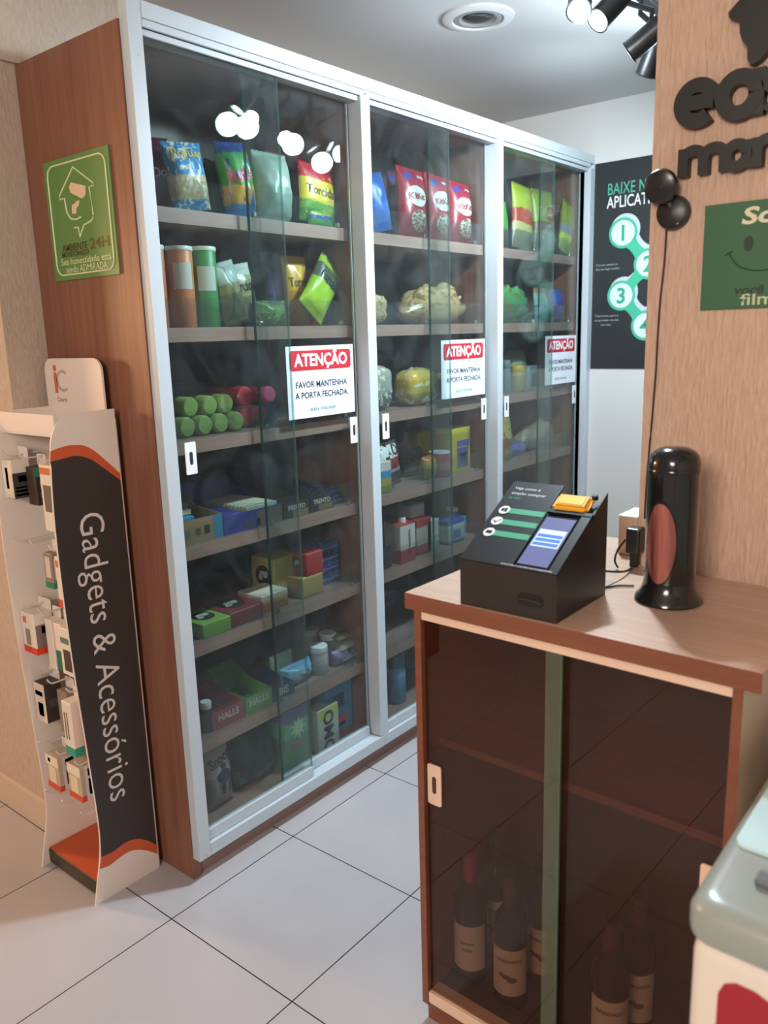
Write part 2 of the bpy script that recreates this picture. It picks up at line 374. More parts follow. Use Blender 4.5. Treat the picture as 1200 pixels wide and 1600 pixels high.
def plate(bmx, x, y, z, root, parent):
    """white finger pull with a dark oval slot, facing -Y"""
    h = part(root, 'handle', prism(rrect(x-.017, x+.017, z-.042, z+.042, .003, 3), y-.003, y, 'XZ'), mat('e4e6ea', .4), parent=parent)
    s = part(root, 'slot', prism(rrect(x-.005, x+.005, z-.017, z+.017, .0048, 5), y-.0036, y-.0030, 'XZ'), mat('2c2a2a', .6), parent=parent)
    s['label'] = 'dark oval slot of the finger pull'
signs = []
for (xa, xb, xc, xd) in ((.0405, .472, .372, .790), (.846, 1.286, 1.207, 1.577), (1.629, 2.07, 2.005, 2.372)):
    for nm, x0, x1, y in (('front', xa, xb, .016), ('rear', xc, xd, .046)):
        d = part(cab, 'sliding_door', bbox(x0, x1, y, y+.006, .118, 2.178), GLASS)
        e = x1 if nm == 'front' else x0
        part(cab, 'glass_edge', bbox(e-.0015 if nm == 'front' else e-.0025, e+.0025 if nm == 'front' else e+.0015, y-.0003, y+.0063, .118, 2.176), GLASSRIM if nm == 'front' else GLASSEDGE, parent=d)
        if nm == 'rear': part(cab, 'glass_edge', bbox(x1-.001, x1+.002, y-.0003, y+.0063, .118, 2.176), mat('9fb4b8', .2), parent=d)
        part(cab, 'bottom_rail', bbox(x0, x1, y-.006, y+.012, .106, .140, .001, 1), ALU, parent=d)
        hx = x0+.05 if nm == 'front' else x1-.022
        plate(None, hx, y, 1.193, cab, d)
    signs.append(xd-.012)
# notices taped to the rear doors
NAMES = ['white notice with a red heading on the rear door of the left bay', 'white notice with a red heading on the rear door of the middle bay', 'white notice with a red heading on the rear door of the right bay']
TEAL = mat('3f8f7c', .6)
for x1, lab in zip(signs, NAMES):
    x0 = x1-.298; y = .0445; xm = (x0+x1)/2; o0 = (xm, y, 1.252)
    t = thing('door_notice', lab, 'notice', o0, 'notices on the cabinet doors')
    part(t, 'sheet', bbox(x0, x1, y, y+.0012, 1.252, 1.466), mat('dfe4ee', .6))
    part(t, 'heading_bar', prism(rrect(x0+.014, x1-.014, 1.394, 1.453, .010), y-.0006, y-.0002, 'XZ'), mat('b8202f', .6))
    letter('ATENÇÃO', .05, at(FRONT, (xm, y-.0010, 1.425)), mat('eef0f4', .6), t, origin=o0, bold=.0016, wfit=.235)
    letter('FAVOR MANTENHA', .026, at(FRONT, (xm, y-.0006, 1.352)), mat('39414a', .6), t, origin=o0, bold=.0005, wfit=.228)
    letter('A PORTA FECHADA.', .026, at(FRONT, (xm, y-.0006, 1.320)), mat('39414a', .6), t, origin=o0, bold=.0005, wfit=.238)
    letter('easy market', .02, at(FRONT, (xm, y-.0006, 1.276)), TEAL, t, origin=o0, wfit=.115)

# ------------------------------------------------------------------ green camera notice on the cabinet side
o0 = (-.0055, .255, 1.656)
t = thing('camera_notice', 'green monitoring notice with a house and camera outline on the cabinet side', 'sign', o0)
gs = mat('5d8a4a', .45); gl = mat('dfe3b4', .5)
part(t, 'board', bbox(-.0085, -.0045, .107, .404, 1.656, 1.952), gs)
def leftpt(u, v): return (-.0090, .404-u*.297, 1.656+v*.296)       # u from the far edge to the near edge
def lstroke(pts, r, m, nm='outline', closed=False):
    P = [leftpt(*p) for p in pts]
    if closed: P.append(P[0])
    return part(t, nm, tube(P, r, 6), m)
lstroke([(u, v) for u, v in rrect(.055, .945, .045, .955, .09, 6)], .0022, gl, 'border', True)
V = lambda pts: [(u, .92*v+.115) for u, v in pts]
lstroke(V([(.40, .335), (.46, .335), (.475, .25), (.55, .345), (.66, .365), (.70, .39), (.705, .42), (.685, .66), (.75, .66), (.755, .68), (.47, .86), (.22, .645), (.22, .61), (.29, .61), (.31, .48), (.36, .42), (.44, .405), (.52, .42)]), .0023, gl, 'house_outline')
part(t, 'camera_symbol', prism([(.404-u*.297, 1.656+v*.296) for u, v in V([(.385, .70), (.42, .735), (.63, .675), (.62, .595), (.56, .575), (.40, .645)])], -.0100, -.0086, 'YZ'), mat('e8c9a8', .5))
part(t, 'camera_symbol', prism([(.404-u*.297, 1.656+v*.296) for u, v in V([(.46, .56), (.52, .565), (.50, .52), (.46, .50), (.45, .455), (.39, .46), (.40, .54), (.45, .545)])], -.0100, -.0086, 'YZ'), mat('e8c9a8', .5))
M = lambda u, v: at(LEFT, (-.0092, .404-u*.297, 1.656+v*.296))
letter('AMBIENTE', .024, M(.37, .270), mat('4d4428', .6), t, origin=o0, bold=.0005, wfit=.118)
letter('24H', .036, M(.755, .275), mat('6a5a36', .6), t, origin=o0, bold=.0006, wfit=.085)
letter('MONITORADO', .018, M(.37, .215), mat('4d4428', .6), t, origin=o0, bold=.0004, wfit=.125)
letter('Sua honestidade está', .024, M(.52, .155), gl, t, origin=o0, wfit=.232)
letter('sendo ADMIRADA', .024, M(.52, .088), gl, t, origin=o0, wfit=.19)

# ------------------------------------------------------------------ accessories stand
st = thing('accessory_stand', 'white cardboard display stand with a dark curved side panel for gadgets', 'display stand', (-.12, .30, 0))
CARD = mat('e4d8cf', .5); ORANGE = mat('cd5a33', .5); CHAR = mat('3a3230', .45)
def side_outline():
    f = smoothpath([(-.235, 0, 0), (-.222, 0, .06), (-.203, 0, .15), (-.200, 0, .25), (-.208, 0, .45), (-.219, 0, .70), (-.224, 0, .93), (-.222, 0, 1.10), (-.212, 0, 1.24), (-.200, 0, 1.285), (-.180, 0, 1.312), (-.15, 0, 1.325)], 4)
    return [(p.x, p.z) for p in f]+[(-.028, 1.327), (-.028, 0)]
for y in (.158, .437): part(st, 'side_panel', prism(side_outline(), y, y+.005, 'XZ'), CARD)
def front_x(z):
    o = side_outline()[:-2]
    for a, b in zip(o, o[1:]):
        if a[1] <= z <= b[1]: return a[0]+(b[0]-a[0])*(z-a[1])/max(1e-6, b[1]-a[1])
    return -.2
def band(up, lo, name, m, y):
    pts = [(p.x, p.z) for p in smoothpath([(x, 0, z) for x, z in up], 5)]+[(p.x, p.z) for p in smoothpath([(x, 0, z) for x, z in lo], 5)][::-1]
    part(st, name, prism(pts, y, y+.0004, 'XZ'), m)
u1 = [(-.2127, 1.240), (-.175, 1.248), (-.132, 1.246), (-.099, 1.229), (-.066, 1.197), (-.030, 1.160)]
u2 = [(-.2162, 1.215), (-.178, 1.219), (-.147, 1.221), (-.11, 1.208), (-.077, 1.182), (-.030, 1.141)]
l1 = [(-.2028, .132), (-.167, .128), (-.124, .134), (-.088, .124), (-.056, .100), (-.030, .072)]
l2 = [(-.2108, .100), (-.181, .094), (-.142, .101), (-.105, .098), (-.067, .076), (-.030, .044)]
band(u1, u2, 'orange_wave', ORANGE, .1574); band(l1, l2, 'orange_wave', ORANGE, .1574)
pts = [(p.x, p.z) for p in smoothpath([(x, 0, z) for x, z in u2], 5)][::-1]
zz = [1.2-.04*i for i in range(27)]
pts += [(front_x(z)+.0015, z) for z in zz if .14 < z < 1.21]
pts += [(p.x, p.z) for p in smoothpath([(x, 0, z) for x, z in l1], 5)]
part(st, 'dark_panel_print', prism(pts, .1576, .1580, 'XZ'), CHAR)
letter('Gadgets & Acessórios', .100, at(FRONT, (-.158, .1570, .672), -90), mat('d9cfcb', .6), st, origin=st.location, wfit=.80, bold=-.0004, vcenter=False)
part(st, 'back_panel', bbox(-.028, -.022, .1632, .4368, 0, 1.30), CARD)
part(st, 'header_board', prism([(y, z) for y, z in rrect(.190, .468, 1.24, 1.455, .035, 6)], -.0345, -.0285, 'YZ'), CARD)
letter('i', .11, at(LEFT, (-.0348, .415, 1.40)), mat('cf6a44', .6), st, origin=st.location, bold=.003)
letter('C', .085, at(LEFT, (-.0348, .385, 1.395)), mat('b9a89c', .6), st, origin=st.location)
letter('Charm', .018, at(LEFT, (-.0348, .392, 1.345)), mat('7a6a60', .6), st, origin=st.location)
bm = bbox(-.19, -.0345, .1635, .4365, 1.270, 1.276); box(bm, -.193, -.187, .1635, .4365, 1.276, 1.325); box(bm, -.19, -.0345, .430, .4365, 1.276, 1.318)
part(st, 'top_tray', bm, CARD)
part(st, 'base_tray', bbox(-.212, -.030, .1638, .4362, .004, .048, .004), mat('362f22', .5))
part(st, 'tray_mat', bbox(-.208, -.032, .166, .434, .0482, .051), mat('c4552f', .5))
HOOKS = []
for z in (1.215, .985, .80, .60, .39, .24):
    for y in (.40, .31, .215):
        h = tube(smoothpath([(-.03, y, z), (-.10, y, z-.002), (-.19, y, z-.004), (-.207, y, z), (-.215, y, z+.012)], 3), .0022, 6); HOOKS.append((y, z))
        part(st, 'hook', h, mat('d8cfc8', .35))
def hang_box(name, lab, x0, x1, y0, y1, z0, z1, body, front=None, base=None, cat='boxed accessory', win=None, tab=.03):
    o0 = ((x0+x1)/2, (y0+y1)/2, z0)
    r = thing(name, lab, cat, o0, 'boxed accessories on the stand')
    part(r, 'carton', bbox(x0, x1, y0, y1, z0, z1, .0015, 1), body)
    ym = (y0+y1)/2
    part(r, 'hang_tab', prism(rrect(min(y0, ym-.02), max(y1, ym+.02), z1-.002, z1+tab, .006, 3), x1-.0015, x1-.0005, 'YZ'), mat('e6ddd4', .5))
    if base: part(r, 'colour_base', bbox(x0-.0006, x1+.0006, y0-.0006, y1+.0006, z0-.0006, z0+(z1-z0)*.16), mat(base, .5))
    if front:
        for (a, b, c, d, hx, face) in front:
            if face == 'L': bm = bbox(x0-.0008, x0-.0002, y1-(y1-y0)*c, y1-(y1-y0)*a, z0+(z1-z0)*b, z0+(z1-z0)*d)
            else: bm = bbox(x0+(x1-x0)*a, x0+(x1-x0)*c, y0-.0008, y0-.0002, z0+(z1-z0)*b, z0+(z1-z0)*d)
            part(r, 'printed_panel', bm, mat(hx, .5))
    return r
WC = mat('e2d6c8', .5); GR = '1f7a5e'
hang_box('charger_box', 'white and dark grey charger box hanging at the far end of the top row', -.205, -.155, .380, .432, 1.098, 1.200, WC, [(.1, .1, .9, .9, 'efe2c8', 'L'), (.35, .25, .6, .8, 'b98a5c', 'L'), (0, .0, 1, .66, '3c3c3c', 'F'), (.3, .42, .75, .58, 'd8cdbe', 'F'), (.1, .06, .9, .12, GR, 'F'), (.1, .16, .9, .22, GR, 'F'), (.1, .26, .9, .30, GR, 'F')])
hang_box('cable_box', 'black accessory box with a teal top behind the charger box', -.185, -.150, .300, .345, 1.085, 1.185, mat('2a2422', .5), [(0, .75, 1, 1, GR, 'F'), (.3, .2, .7, .35, '8a7a70', 'F'), (.3, .5, .7, .65, '8a7a70', 'F')])
hang_box('adapter_box', 'tall white adapter box with a plug picture beside the dark panel', -.200, -.165, .190, .248, 1.03, 1.20, WC, [(.05, .86, .9, .96, 'cf6a44', 'L'), (.2, .3, .9, .7, '6a6058', 'L')])
hang_box('cable_box', 'grey box with cable pictures and a green foot on the second row', -.195, -.165, .250, .290, .872, .965, mat('8a7d70', .5), [(.2, .25, .4, .85, 'd8ccc0', 'F'), (.6, .3, .75, .9, 'd8ccc0', 'F'), (.2, .3, .8, .9, 'cfc3b8', 'L')], GR)
hang_box('cable_box', 'white and orange box on the second row, touching the dark panel', -.200, -.165, .175, .225, .83, .965, WC, [(.1, .8, .8, .93, 'cf6a44', 'L')], 'cf5030')
hang_box('earphone_box', 'white box with a red foot and grey side, far end of the third row', -.205, -.150, .365, .432, .665, .780, WC, [(.25, .2, .6, .6, '8a8270', 'L'), (.15, .75, .4, .9, 'cf6a44', 'L'), (.05, .16, .95, .72, '7d6f6a', 'F'), (.35, .5, .7, .68, 'd8cdc4', 'F')], 'cf3a26')
hang_box('slim_box', 'slim white box with a small dark square near its foot, third row', -.185, -.155, .310, .345, .630, .770, WC, [(.3, .06, .9, .18, '8a7a70', 'F')])
hang_box('slim_box', 'white box with a broad dark green foot, third row', -.190, -.155, .255, .290, .640, .770, WC, [(0, 0, 1, .42, '1f6a52', 'F'), (0, 0, 1, .42, '1f6a52', 'L')])
hang_box('mouse_box', 'white box with a dark mouse picture, third row beside the dark panel', -.205, -.165, .180, .238, .645, .775, WC, [(.25, .1, .85, .55, '4a3a30', 'L'), (.1, .68, .8, .8, '5a7a68', 'L')])
hang_box('mouse_box', 'white and dark box with a mouse picture at the far end of the fourth row', -.195, -.145, .375, .430, .455, .570, mat('3a3230', .5), [(0, 0, 1, 1, 'dccfc0', 'L'), (.25, .15, .75, .5, '4a3a30', 'L'), (.1, .68, .8, .8, '5a7a68', 'L'), (.2, .4, .8, .6, '4c4844', 'F')])
hang_box('earphone_box', 'grey box with a white tab in the fourth row', -.180, -.150, .290, .335, .44, .565, mat('8f8072', .5), [(.2, .1, .8, .3, '4a4a4a', 'F')])
hang_box('pen_box', 'white box with a teal foot in the fourth row', -.205, -.165, .225, .270, .405, .560, WC, [(.2, .3, .3, .8, '7a5a40', 'L'), (.45, .3, .55, .8, '7a5a40', 'L')], '2f9a80')
hang_box('red_box', 'red box in the fourth row behind the dark panel edge', -.185, -.155, .175, .212, .41, .565, mat('c04a34', .5))
hang_box('adapter_box', 'clear fronted white and orange box at the far end of the lowest row', -.205, -.150, .330, .395, .265, .365, mat('b9a894', .4), [(0, .72, 1, 1, 'e8d8c4', 'L'), (.2, .2, .75, .68, 'e0cfa8', 'L'), (.2, .8, .4, .92, 'd08a68', 'L'), (.25, .0, 1, 1, 'd2c8c8', 'F'), (.4, .15, .9, .62, 'b05a68', 'F'), (.4, .7, .85, .92, '4a5270', 'F')], 'cf4a2c')
hang_box('adapter_box', 'clear fronted white and orange box in the lowest row beside the dark panel', -.205, -.150, .215, .280, .275, .375, mat('b9a894', .4), [(0, .72, 1, 1, 'e8d8c4', 'L'), (.2, .2, .75, .68, 'e0cfa8', 'L'), (.25, .0, 1, 1, 'd2c8c8', 'F'), (.4, .15, .9, .62, 'b05a68', 'F'), (.4, .7, .85, .92, '4a5270', 'F')], 'cf4a2c')

# ------------------------------------------------------------------ checkout counter
ct = thing('checkout_counter', 'walnut checkout counter with smoked sliding glass doors', 'counter', (-.02, -.768, 0), rz=math.radians(-1.1))
def cpart(name, bm, m, parent=None, sharp=None):   # bm in counter coordinates: x into the counter, y along the front (negative to the right)
    o = link(name, bm, m, parent or ct)
    if sharp: tsm(o, sharp)
    return o
L = .655
cpart('edge_band', bbox(-.0012, 0, -.655, .003, .968, .9998), MDFE)
top = prism([(0, .003), (.62, .003), (.62, -.265), (.428, -.272), (.42, -.655), (0, -.655)], .968, 1.0, 'XY')
cpart('counter_top', top, MDFY)
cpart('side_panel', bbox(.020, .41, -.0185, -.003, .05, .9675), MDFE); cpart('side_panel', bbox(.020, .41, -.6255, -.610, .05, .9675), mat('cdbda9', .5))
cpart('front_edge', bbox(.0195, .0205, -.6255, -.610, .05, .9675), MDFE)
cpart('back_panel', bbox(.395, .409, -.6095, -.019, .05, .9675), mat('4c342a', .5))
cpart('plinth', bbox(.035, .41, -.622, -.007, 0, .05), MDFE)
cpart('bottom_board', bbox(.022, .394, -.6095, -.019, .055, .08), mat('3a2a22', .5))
sh = cpart('shelf', bbox(.075, .394, -.6095, -.019, .652, .668), MDFE)
cpart('top_rail', bbox(.021, .060, -.6095, -.019, .942, .960, .001, 1), CREAM)
cpart('bottom_rail', bbox(.021, .060, -.6095, -.019, .056, .083, .001, 1), CREAM)
dA = cpart('sliding_door', bbox(.030, .035, -.320, -.020, .083, .942), SMOKE)
cpart('glass_edge', bbox(.0295, .0355, -.3215, -.3198, .083, .942), mat('53705c', .3), dA)
cpart('edge_trim', bbox(.0292, .0298, -.320, -.290, .083, .942), glass('edge_seal', (.75, .8, .72, 1), .22, '8a927c'), dA)
dB = cpart('sliding_door', bbox(.046, .051, -.609, -.290, .083, .942), SMOKE)
def cplate(x, y, z, parent):
    cpart('handle', prism(rrect(y-.017, y+.017, z-.045, z+.045, .005, 3), x-.003, x, 'YZ'), CREAM, parent)
    s = cpart('slot', prism(rrect(y-.005, y+.005, z-.019, z+.019, .0048, 5), x-.0036, x-.003, 'YZ'), mat('4a2c22', .6), parent); s['label'] = 'dark slot of the finger pull'
cplate(.030, -.040, .587, dA); cplate(.046, -.588, .587, dB)

def wine(lab, x, y, caps, lines, rot=0, lettercol='4a3a34', art=True):
    z0 = .0805; o0 = (x, y, z0)
    b = thing('wine_bottle', lab, 'wine bottle', o0, 'wine bottles in the counter')
    k = lambda pr: [(r, z+z0) for r, z in pr]
    part(b, 'bottle_glass', lathe(k([(.0, .004), (.030, 0), (.0365, .005), (.037, .02), (.037, .185), (.034, .205), (.024, .222), (.016, .235), (.0145, .25), (.0145, .295)]), 36, x, y), mat('15120f', .12, 0, .5), sharp=50)
    part(b, 'capsule', lathe(k([(.0153, .232), (.0153, .296), (.0160, .2965), (.0160, .306), (.0, .3075)]), 28, x, y, cap=False), mat(caps, .35), sharp=40)
    # paper label round the front, facing the glass
    a0 = math.radians(200+rot); bm = bmesh.new(); n = 20; half = math.radians(66)
    A = [[bm.verts.new((x+.0374*math.cos(a0-half+2*half*i/n), y+.0374*math.sin(a0-half+2*half*i/n), z0+zz)) for i in range(n+1)] for zz in (.040, .150)]
    for i in range(n): bm.faces.new((A[0][i], A[0][i+1], A[1][i+1], A[1][i]))
    part(b, 'paper_label', bm, mat('c9bfb0', .6), True)
    def wrap(bm, r=.0377):
        for v in bm.verts:
            a = a0+v.co.x/.0374
            v.co = Vector((x+r*math.cos(a), y+r*math.sin(a), z0+v.co.y))
        return bm
    for body, size, h, wf in lines:
        bm = text_bm(body, size, bold=.0003, wfit=wf)
        for v in bm.verts: v.co.y += h
        part(b, 'lettering', wrap(bm), mat(lettercol, .6))
    if art:
        bm = bmesh.new()
        for cx, cy, rx, ry in ((-.006, .086, .010, .006), (.007, .080, .011, .007), (-.016, .09, .007, .004)):
            bm.faces.new([bm.verts.new((u, v, 0)) for u, v in ellipse(cx, cy, rx, ry, 16)])
        bmesh.ops.poke(bm, faces=bm.faces[:])
        part(b, 'printed_vignette', wrap(bm, .0381), mat('6a5246', .6))
wine('wine bottle with a raspberry red capsule, leftmost in the counter', .102, -.832, '8a2a44', [('Senhora', .012, .108, .030), ('Sela', .012, .092, .022)], 0, '4a4a50', False)
wine('wine bottle standing right behind the one with the raspberry capsule', .205, -.835, '2a2226', [('RESERVADO', .01, .125, .05)], -8)
wine('wine bottle with a cream label just left of the green glass edge', .094, -.938, '3a2c2c', [('RESERVADO', .011, .124, .056)], 4)
wine('wine bottle half behind the green glass edge', .188, -.965, '2c2426', [('RESERVADO', .011, .124, .056)], -4)
wine('wine bottle in front of the right smoked door, closest to the freezer', .095, -1.160, '4a2630', [('RESERVADO', .011, .124, .056)], 4)
wine('wine bottle behind the right one, only a strip of its label showing', .190, -1.175, '4a3230', [('RESERVADO', .011, .124, .056)], 0)

# ------------------------------------------------------------------ payment terminal on the counter
o0 = (.08, -.99, 1.0005); Z0 = 1.0005
tm = thing('payment_terminal', 'black wedge shaped self checkout box with a phone screen, on the counter', 'payment terminal', o0)
PAN = mat('17191b', .42); PANF = mat('2b2421', .45)
X0, X1, YL, YR = -.017, .18, -.893, -1.088
slope = lambda x: 1.086+(x-X0)*(1.198-1.086)/(X1-X0)
part(tm, 'front_panel', bbox(X0, X0+.004, YR, YL, Z0, 1.0855), PANF)
for nm, y in (('side_panel', YL-.004), ('side_panel', YR)):
    part(tm, nm, prism([(X0+.004, Z0), (X1, Z0), (X1, 1.197), (X0+.004, slope(X0+.004)-.001)], y, y+.004, 'XZ'), PAN)
part(tm, 'back_panel', bbox(X1-.004, X1, YR+.0042, YL-.0042, Z0, 1.10), PAN)
ang = math.atan2(1.198-1.086, X1-X0); Ls = math.hypot(X1-X0, 1.198-1.086)
TM = Matrix.Translation((X0, YL, 1.0862)) @ Matrix(((math.cos(ang), 0, -math.sin(ang)), (0, -1, 0), (math.sin(ang), 0, math.cos(ang)))).to_4x4()
# slanted plane coordinates: s up the slope, r to the right, n outwards.  columns: s, r, n
TM = Matrix.Translation((X0, YL, 1.0862)) @ Matrix(((math.cos(ang), 0, -math.sin(ang), 0), (0, -1, 0, 0), (math.sin(ang), 0, math.cos(ang), 0), (0, 0, 0, 1)))
def slab(s0, s1, r0, r1, n0, n1, name, m, parent=None, round_=0):
    bm = prism(rrect(s0, s1, r0, r1, round_, 5) if round_ else [(s0, r0), (s1, r0), (s1, r1), (s0, r1)], n0, n1, 'XY'); bm.transform(TM)
    bmesh.ops.recalc_face_normals(bm, faces=bm.faces[:])
    return part(tm, name, bm, m, parent=parent)
Wd = YL-YR
slab(0, Ls, 0, .108, 0, .003, 'face_panel', PAN); slab(0, .006, .108, Wd, 0, .003, 'face_panel', PAN)
slab(.006, .150, Wd-.018, Wd, 0, .003, 'face_panel', PAN); slab(.006, .150, .108, Wd-.018, -.010, -.006, 'phone_tray', PAN)
ph = slab(.010, .142, .110, Wd-.022, -.006, .001, 'phone', mat('0e0f12', .2))
slab(.013, .138, .112, Wd-.024, .001, .0014, 'phone_screen', mat('5a608a', .3, emit=.55), ph)
slab(.060, .105, .115, Wd-.027, .0014, .0017, 'screen_card', mat('a9c4f4', .3, emit=.9), ph)
for a in (.063, .074, .085): slab(a, a+.008, .117, Wd-.029, .0017, .0019, 'screen_button', mat('4a68e4', .3, emit=.9), ph)
slab(.150, .158, .108, Wd, -.008, .004, 'divider', PAN)
def sletter(body, size, s, r, m, **k):
    bm = text_bm(body, size, **k)
    for v in bm.verts: v.co = Vector((s+v.co.y, r+v.co.x, .0034))
    bm.transform(TM); return part(tm, 'lettering', bm, m)
WT = mat('d8dce0', .5); GT = mat('3f9a78', .5)
sletter('Veja como é', .011, .205, .012, WT, align='LEFT'); sletter('simples comprar', .011, .190, .012, WT, align='LEFT'); sletter('na easy', .009, .176, .012, GT, align='LEFT')
sletter('APROXIME O CARTÃO DA MAQUININHA', .005, .004, .085, WT, align='LEFT', wfit=.10)
for s, ic in ((.140, 0), (.108, 1), (.076, 2)):
    slab(s-.007, s+.007, .026, .106, .003, .0034, 'green_bar', GT)
    bm = prism(ellipse(s, .022, .0115, .0115, 24), .0034, .0040, 'XY'); bm.transform(TM); part(tm, 'icon_disc', bm, WT)
    if ic == 1:
        bm = prism([(s-.001, .015), (s-.006, .021), (s+.006, .029), (s+.004, .030), (s-.003, .0215), (s+.001, .016)], .0040, .0043, 'XY'); bm.transform(TM); part(tm, 'icon', bm, BLACK)
    else:
        slab(s-.004, s+.004, .016, .0215 if ic == 0 else .028, .0040, .0043, 'icon', BLACK)
        if ic == 0: slab(s-.005, s+.005, .0225, .028, .0040, .0043, 'icon', BLACK)
bm = prism(rrect(-1.064, -1.013, 1.022, 1.046, .011, 5), X0-.0005, X0, 'YZ'); part(tm, 'front_slot', bm, mat('070606', .6))
part(tm, 'slot_bar', tube([(X0-.0008, -1.016, 1.033), (X0-.0012, -1.030, 1.035), (X0-.0012, -1.060, 1.031)], .0016), mat('3c281c', .4))
# yellow card machine lying in the recess
slab(.158, .205, .112, Wd-.004, -.012, -.008, 'reader_tray', PAN)
o1 = TM @ Vector((.182, .150, -.006))
cm = thing('card_machine', 'yellow card payment machine lying on the black terminal', 'card machine', tuple(o1))
bm = bmesh.new(); box(bm, .160, .202, .110, .182, -.0075, .010); bmesh.ops.bevel(bm, geom=[e for e in bm.edges], offset=.007, segments=3, affect='EDGES'); bm.transform(TM)
part(cm, 'casing', bm, mat('e3a92c', .4), sharp=40)
bm = bmesh.new(); box(bm, .170, .194, .122, .170, .010, .0108); bm.transform(TM); part(cm, 'back_cover', bm, mat('ecb83c', .45))
bm = bmesh.new(); box(bm, .198, .204, .176, .186, .000, .010); bm.transform(TM); part(cm, 'rubber_plug', bm, BLACK)

# ------------------------------------------------------------------ domed dispenser
cx, cy = .212, -1.196; o0 = (cx, cy, 1.0005)
dp = thing('bag_dispenser', 'glossy black domed dispenser with an oval window on the counter', 'dispenser', o0)
GB = mat('17181a', .16, 0, .5, .3)
part(dp, 'base', lathe([(0, 1.0005), (.058, 1.0005), (.060, 1.004), (.058, 1.010), (.050, 1.020), (.0455, 1.034), (.0448, 1.040)], 56, cx, cy), GB, sharp=40)
part(dp, 'body', lathe([(.0445, 1.0402), (.0445, 1.238), (.0450, 1.239), (.0450, 1.245), (.0445, 1.246)], 56, cx, cy), GB, sharp=40)
part(dp, 'dome', lathe([(.0447, 1.2462), (.0445, 1.257), (.041, 1.269), (.034, 1.277), (.022, 1.2825), (.010, 1.284), (0, 1.2842)], 56, cx, cy, cap=False), GB, sharp=60)
def oval(r, a0, hw, z0, hz, n=40, m=8):
    bm = bmesh.new(); c = bm.verts.new((cx+r*math.cos(a0), cy+r*math.sin(a0), z0)); prev = None
    for k in range(1, m+1):
        rg = []
        for i in range(n):
            t = 2*math.pi*i/n; a = a0+hw*k/m*math.cos(t); rg.append(bm.verts.new((cx+r*math.cos(a), cy+r*math.sin(a), z0+hz*k/m*math.sin(t))))
        for i in range(n):
            if prev: bm.faces.new((prev[i], prev[(i+1) % n], rg[(i+1) % n], rg[i]))
            else: bm.faces.new((c, rg[i], rg[(i+1) % n]))
        prev = rg
    bmesh.ops.recalc_face_normals(bm, faces=bm.faces[:]); return bm
a0 = math.radians(174)
part(dp, 'window_rim', oval(.0449, a0, .70, 1.115, .078), mat('0c0c0d', .3), True)
w = wood('rolled_bags', '331416', 'b06a5e', 'Z', .25); part(dp, 'oval_window', oval(.0453, a0, .64, 1.115, .073), w, True)['label'] = 'reddish brown folded stock behind the oval window'

# ------------------------------------------------------------------ small white box and cables at the back of the counter
o0 = (.51, -1.01, 1.0005)
r = thing('power_box', 'small beige box with a white top at the back edge of the counter', 'box', o0)
part(r, 'casing', bbox(.465, .555, -1.032, -.990, 1.0005, 1.085, .002), mat('c4a68e', .5)); part(r, 'lid', bbox(.464, .556, -1.033, -.989, 1.0852, 1.089, .001), mat('e6e6e4', .4))
o0 = (.40, -1.058, 1.03)
r = thing('power_plug', 'black plug adapter hanging at the pillar edge beside the dispenser', 'plug', o0)
part(r, 'adapter', bbox(.37, .405, -1.075, -1.045, 1.03, 1.085, .005), BLACK); part(r, 'plug_foot', bbox(.378, .398, -1.068, -1.052, 1.0005, 1.03, .003), DARK)
cab_m = mat('111112', .45)
def cable(lab, pts, r=.0022):
    P = smoothpath(pts, 8); c = P[0].copy(); bm = tube([p-c for p in P], r, 8)
    o = link('cable', bm, cab_m, None, c, True); return tag(o, lab, 'cable', 'black cables behind the terminal')
cable('black cable curling from the terminal back to the dispenser, upper one', [(.182, -1.06, 1.05), (.23, -1.06, 1.03), (.30, -1.07, 1.012), (.36, -1.066, 1.0035)])
cable('black cable lying on the counter between terminal and dispenser, lower one', [(.183, -1.05, 1.015), (.21, -1.07, 1.0035), (.235, -1.09, 1.0035), (.25, -1.115, 1.0035)])
cable('short black cable looping down from the plug adapter', [(.375, -1.045, 1.06), (.36, -1.035, 1.04), (.345, -1.035, 1.02), (.35, -1.04, 1.004)])

# ------------------------------------------------------------------ pillar: lettering, camera, green smile notice
PX = .414
o0 = (PX, -1.30, 1.76)
lg = thing('wall_lettering', 'raised black shop lettering with a house symbol on the textured pillar', 'sign', o0)
LB = mat('161617', .45)
def arc(cu, cv, ru, rv, a0, a1, n=22): return [(cu+ru*math.cos(math.radians(a0+(a1-a0)*i/n)), cv+rv*math.sin(math.radians(a0+(a1-a0)*i/n))) for i in range(n+1)]
def glyph(strokes, hw, y, z):
    """one raised letter: thick strokes in (right, up) coordinates, 2 cm deep"""
    bm = bmesh.new()
    for si, pts in enumerate(strokes):
        dz = .0007*si
        P = [Vector((u, v)) for u, v in pts]; k = len(P); Lf = []; Rt = []
        for i, p in enumerate(P):
            t = (P[min(i+1, k-1)]-P[max(i-1, 0)]).normalized(); nn = Vector((-t.y, t.x))*hw
            Lf.append(p+nn); Rt.append(p-nn)
        def vv(p, d): return bm.verts.new((PX-d, y-p.x, z+p.y))
        rows = [[vv(a, .023-dz), vv(b, .023-dz), vv(b, .002+dz*.5), vv(a, .002+dz*.5)] for a, b in zip(Lf, Rt)]
        for a, b in zip(rows, rows[1:]):
            for q in range(4): bm.faces.new((a[q], a[(q+1) % 4], b[(q+1) % 4], b[q]))
        bm.faces.new(rows[0][::-1]); bm.faces.new(rows[-1])
    bmesh.ops.recalc_face_normals(bm, faces=bm.faces[:])
    part(lg, 'letter', bm, LB)
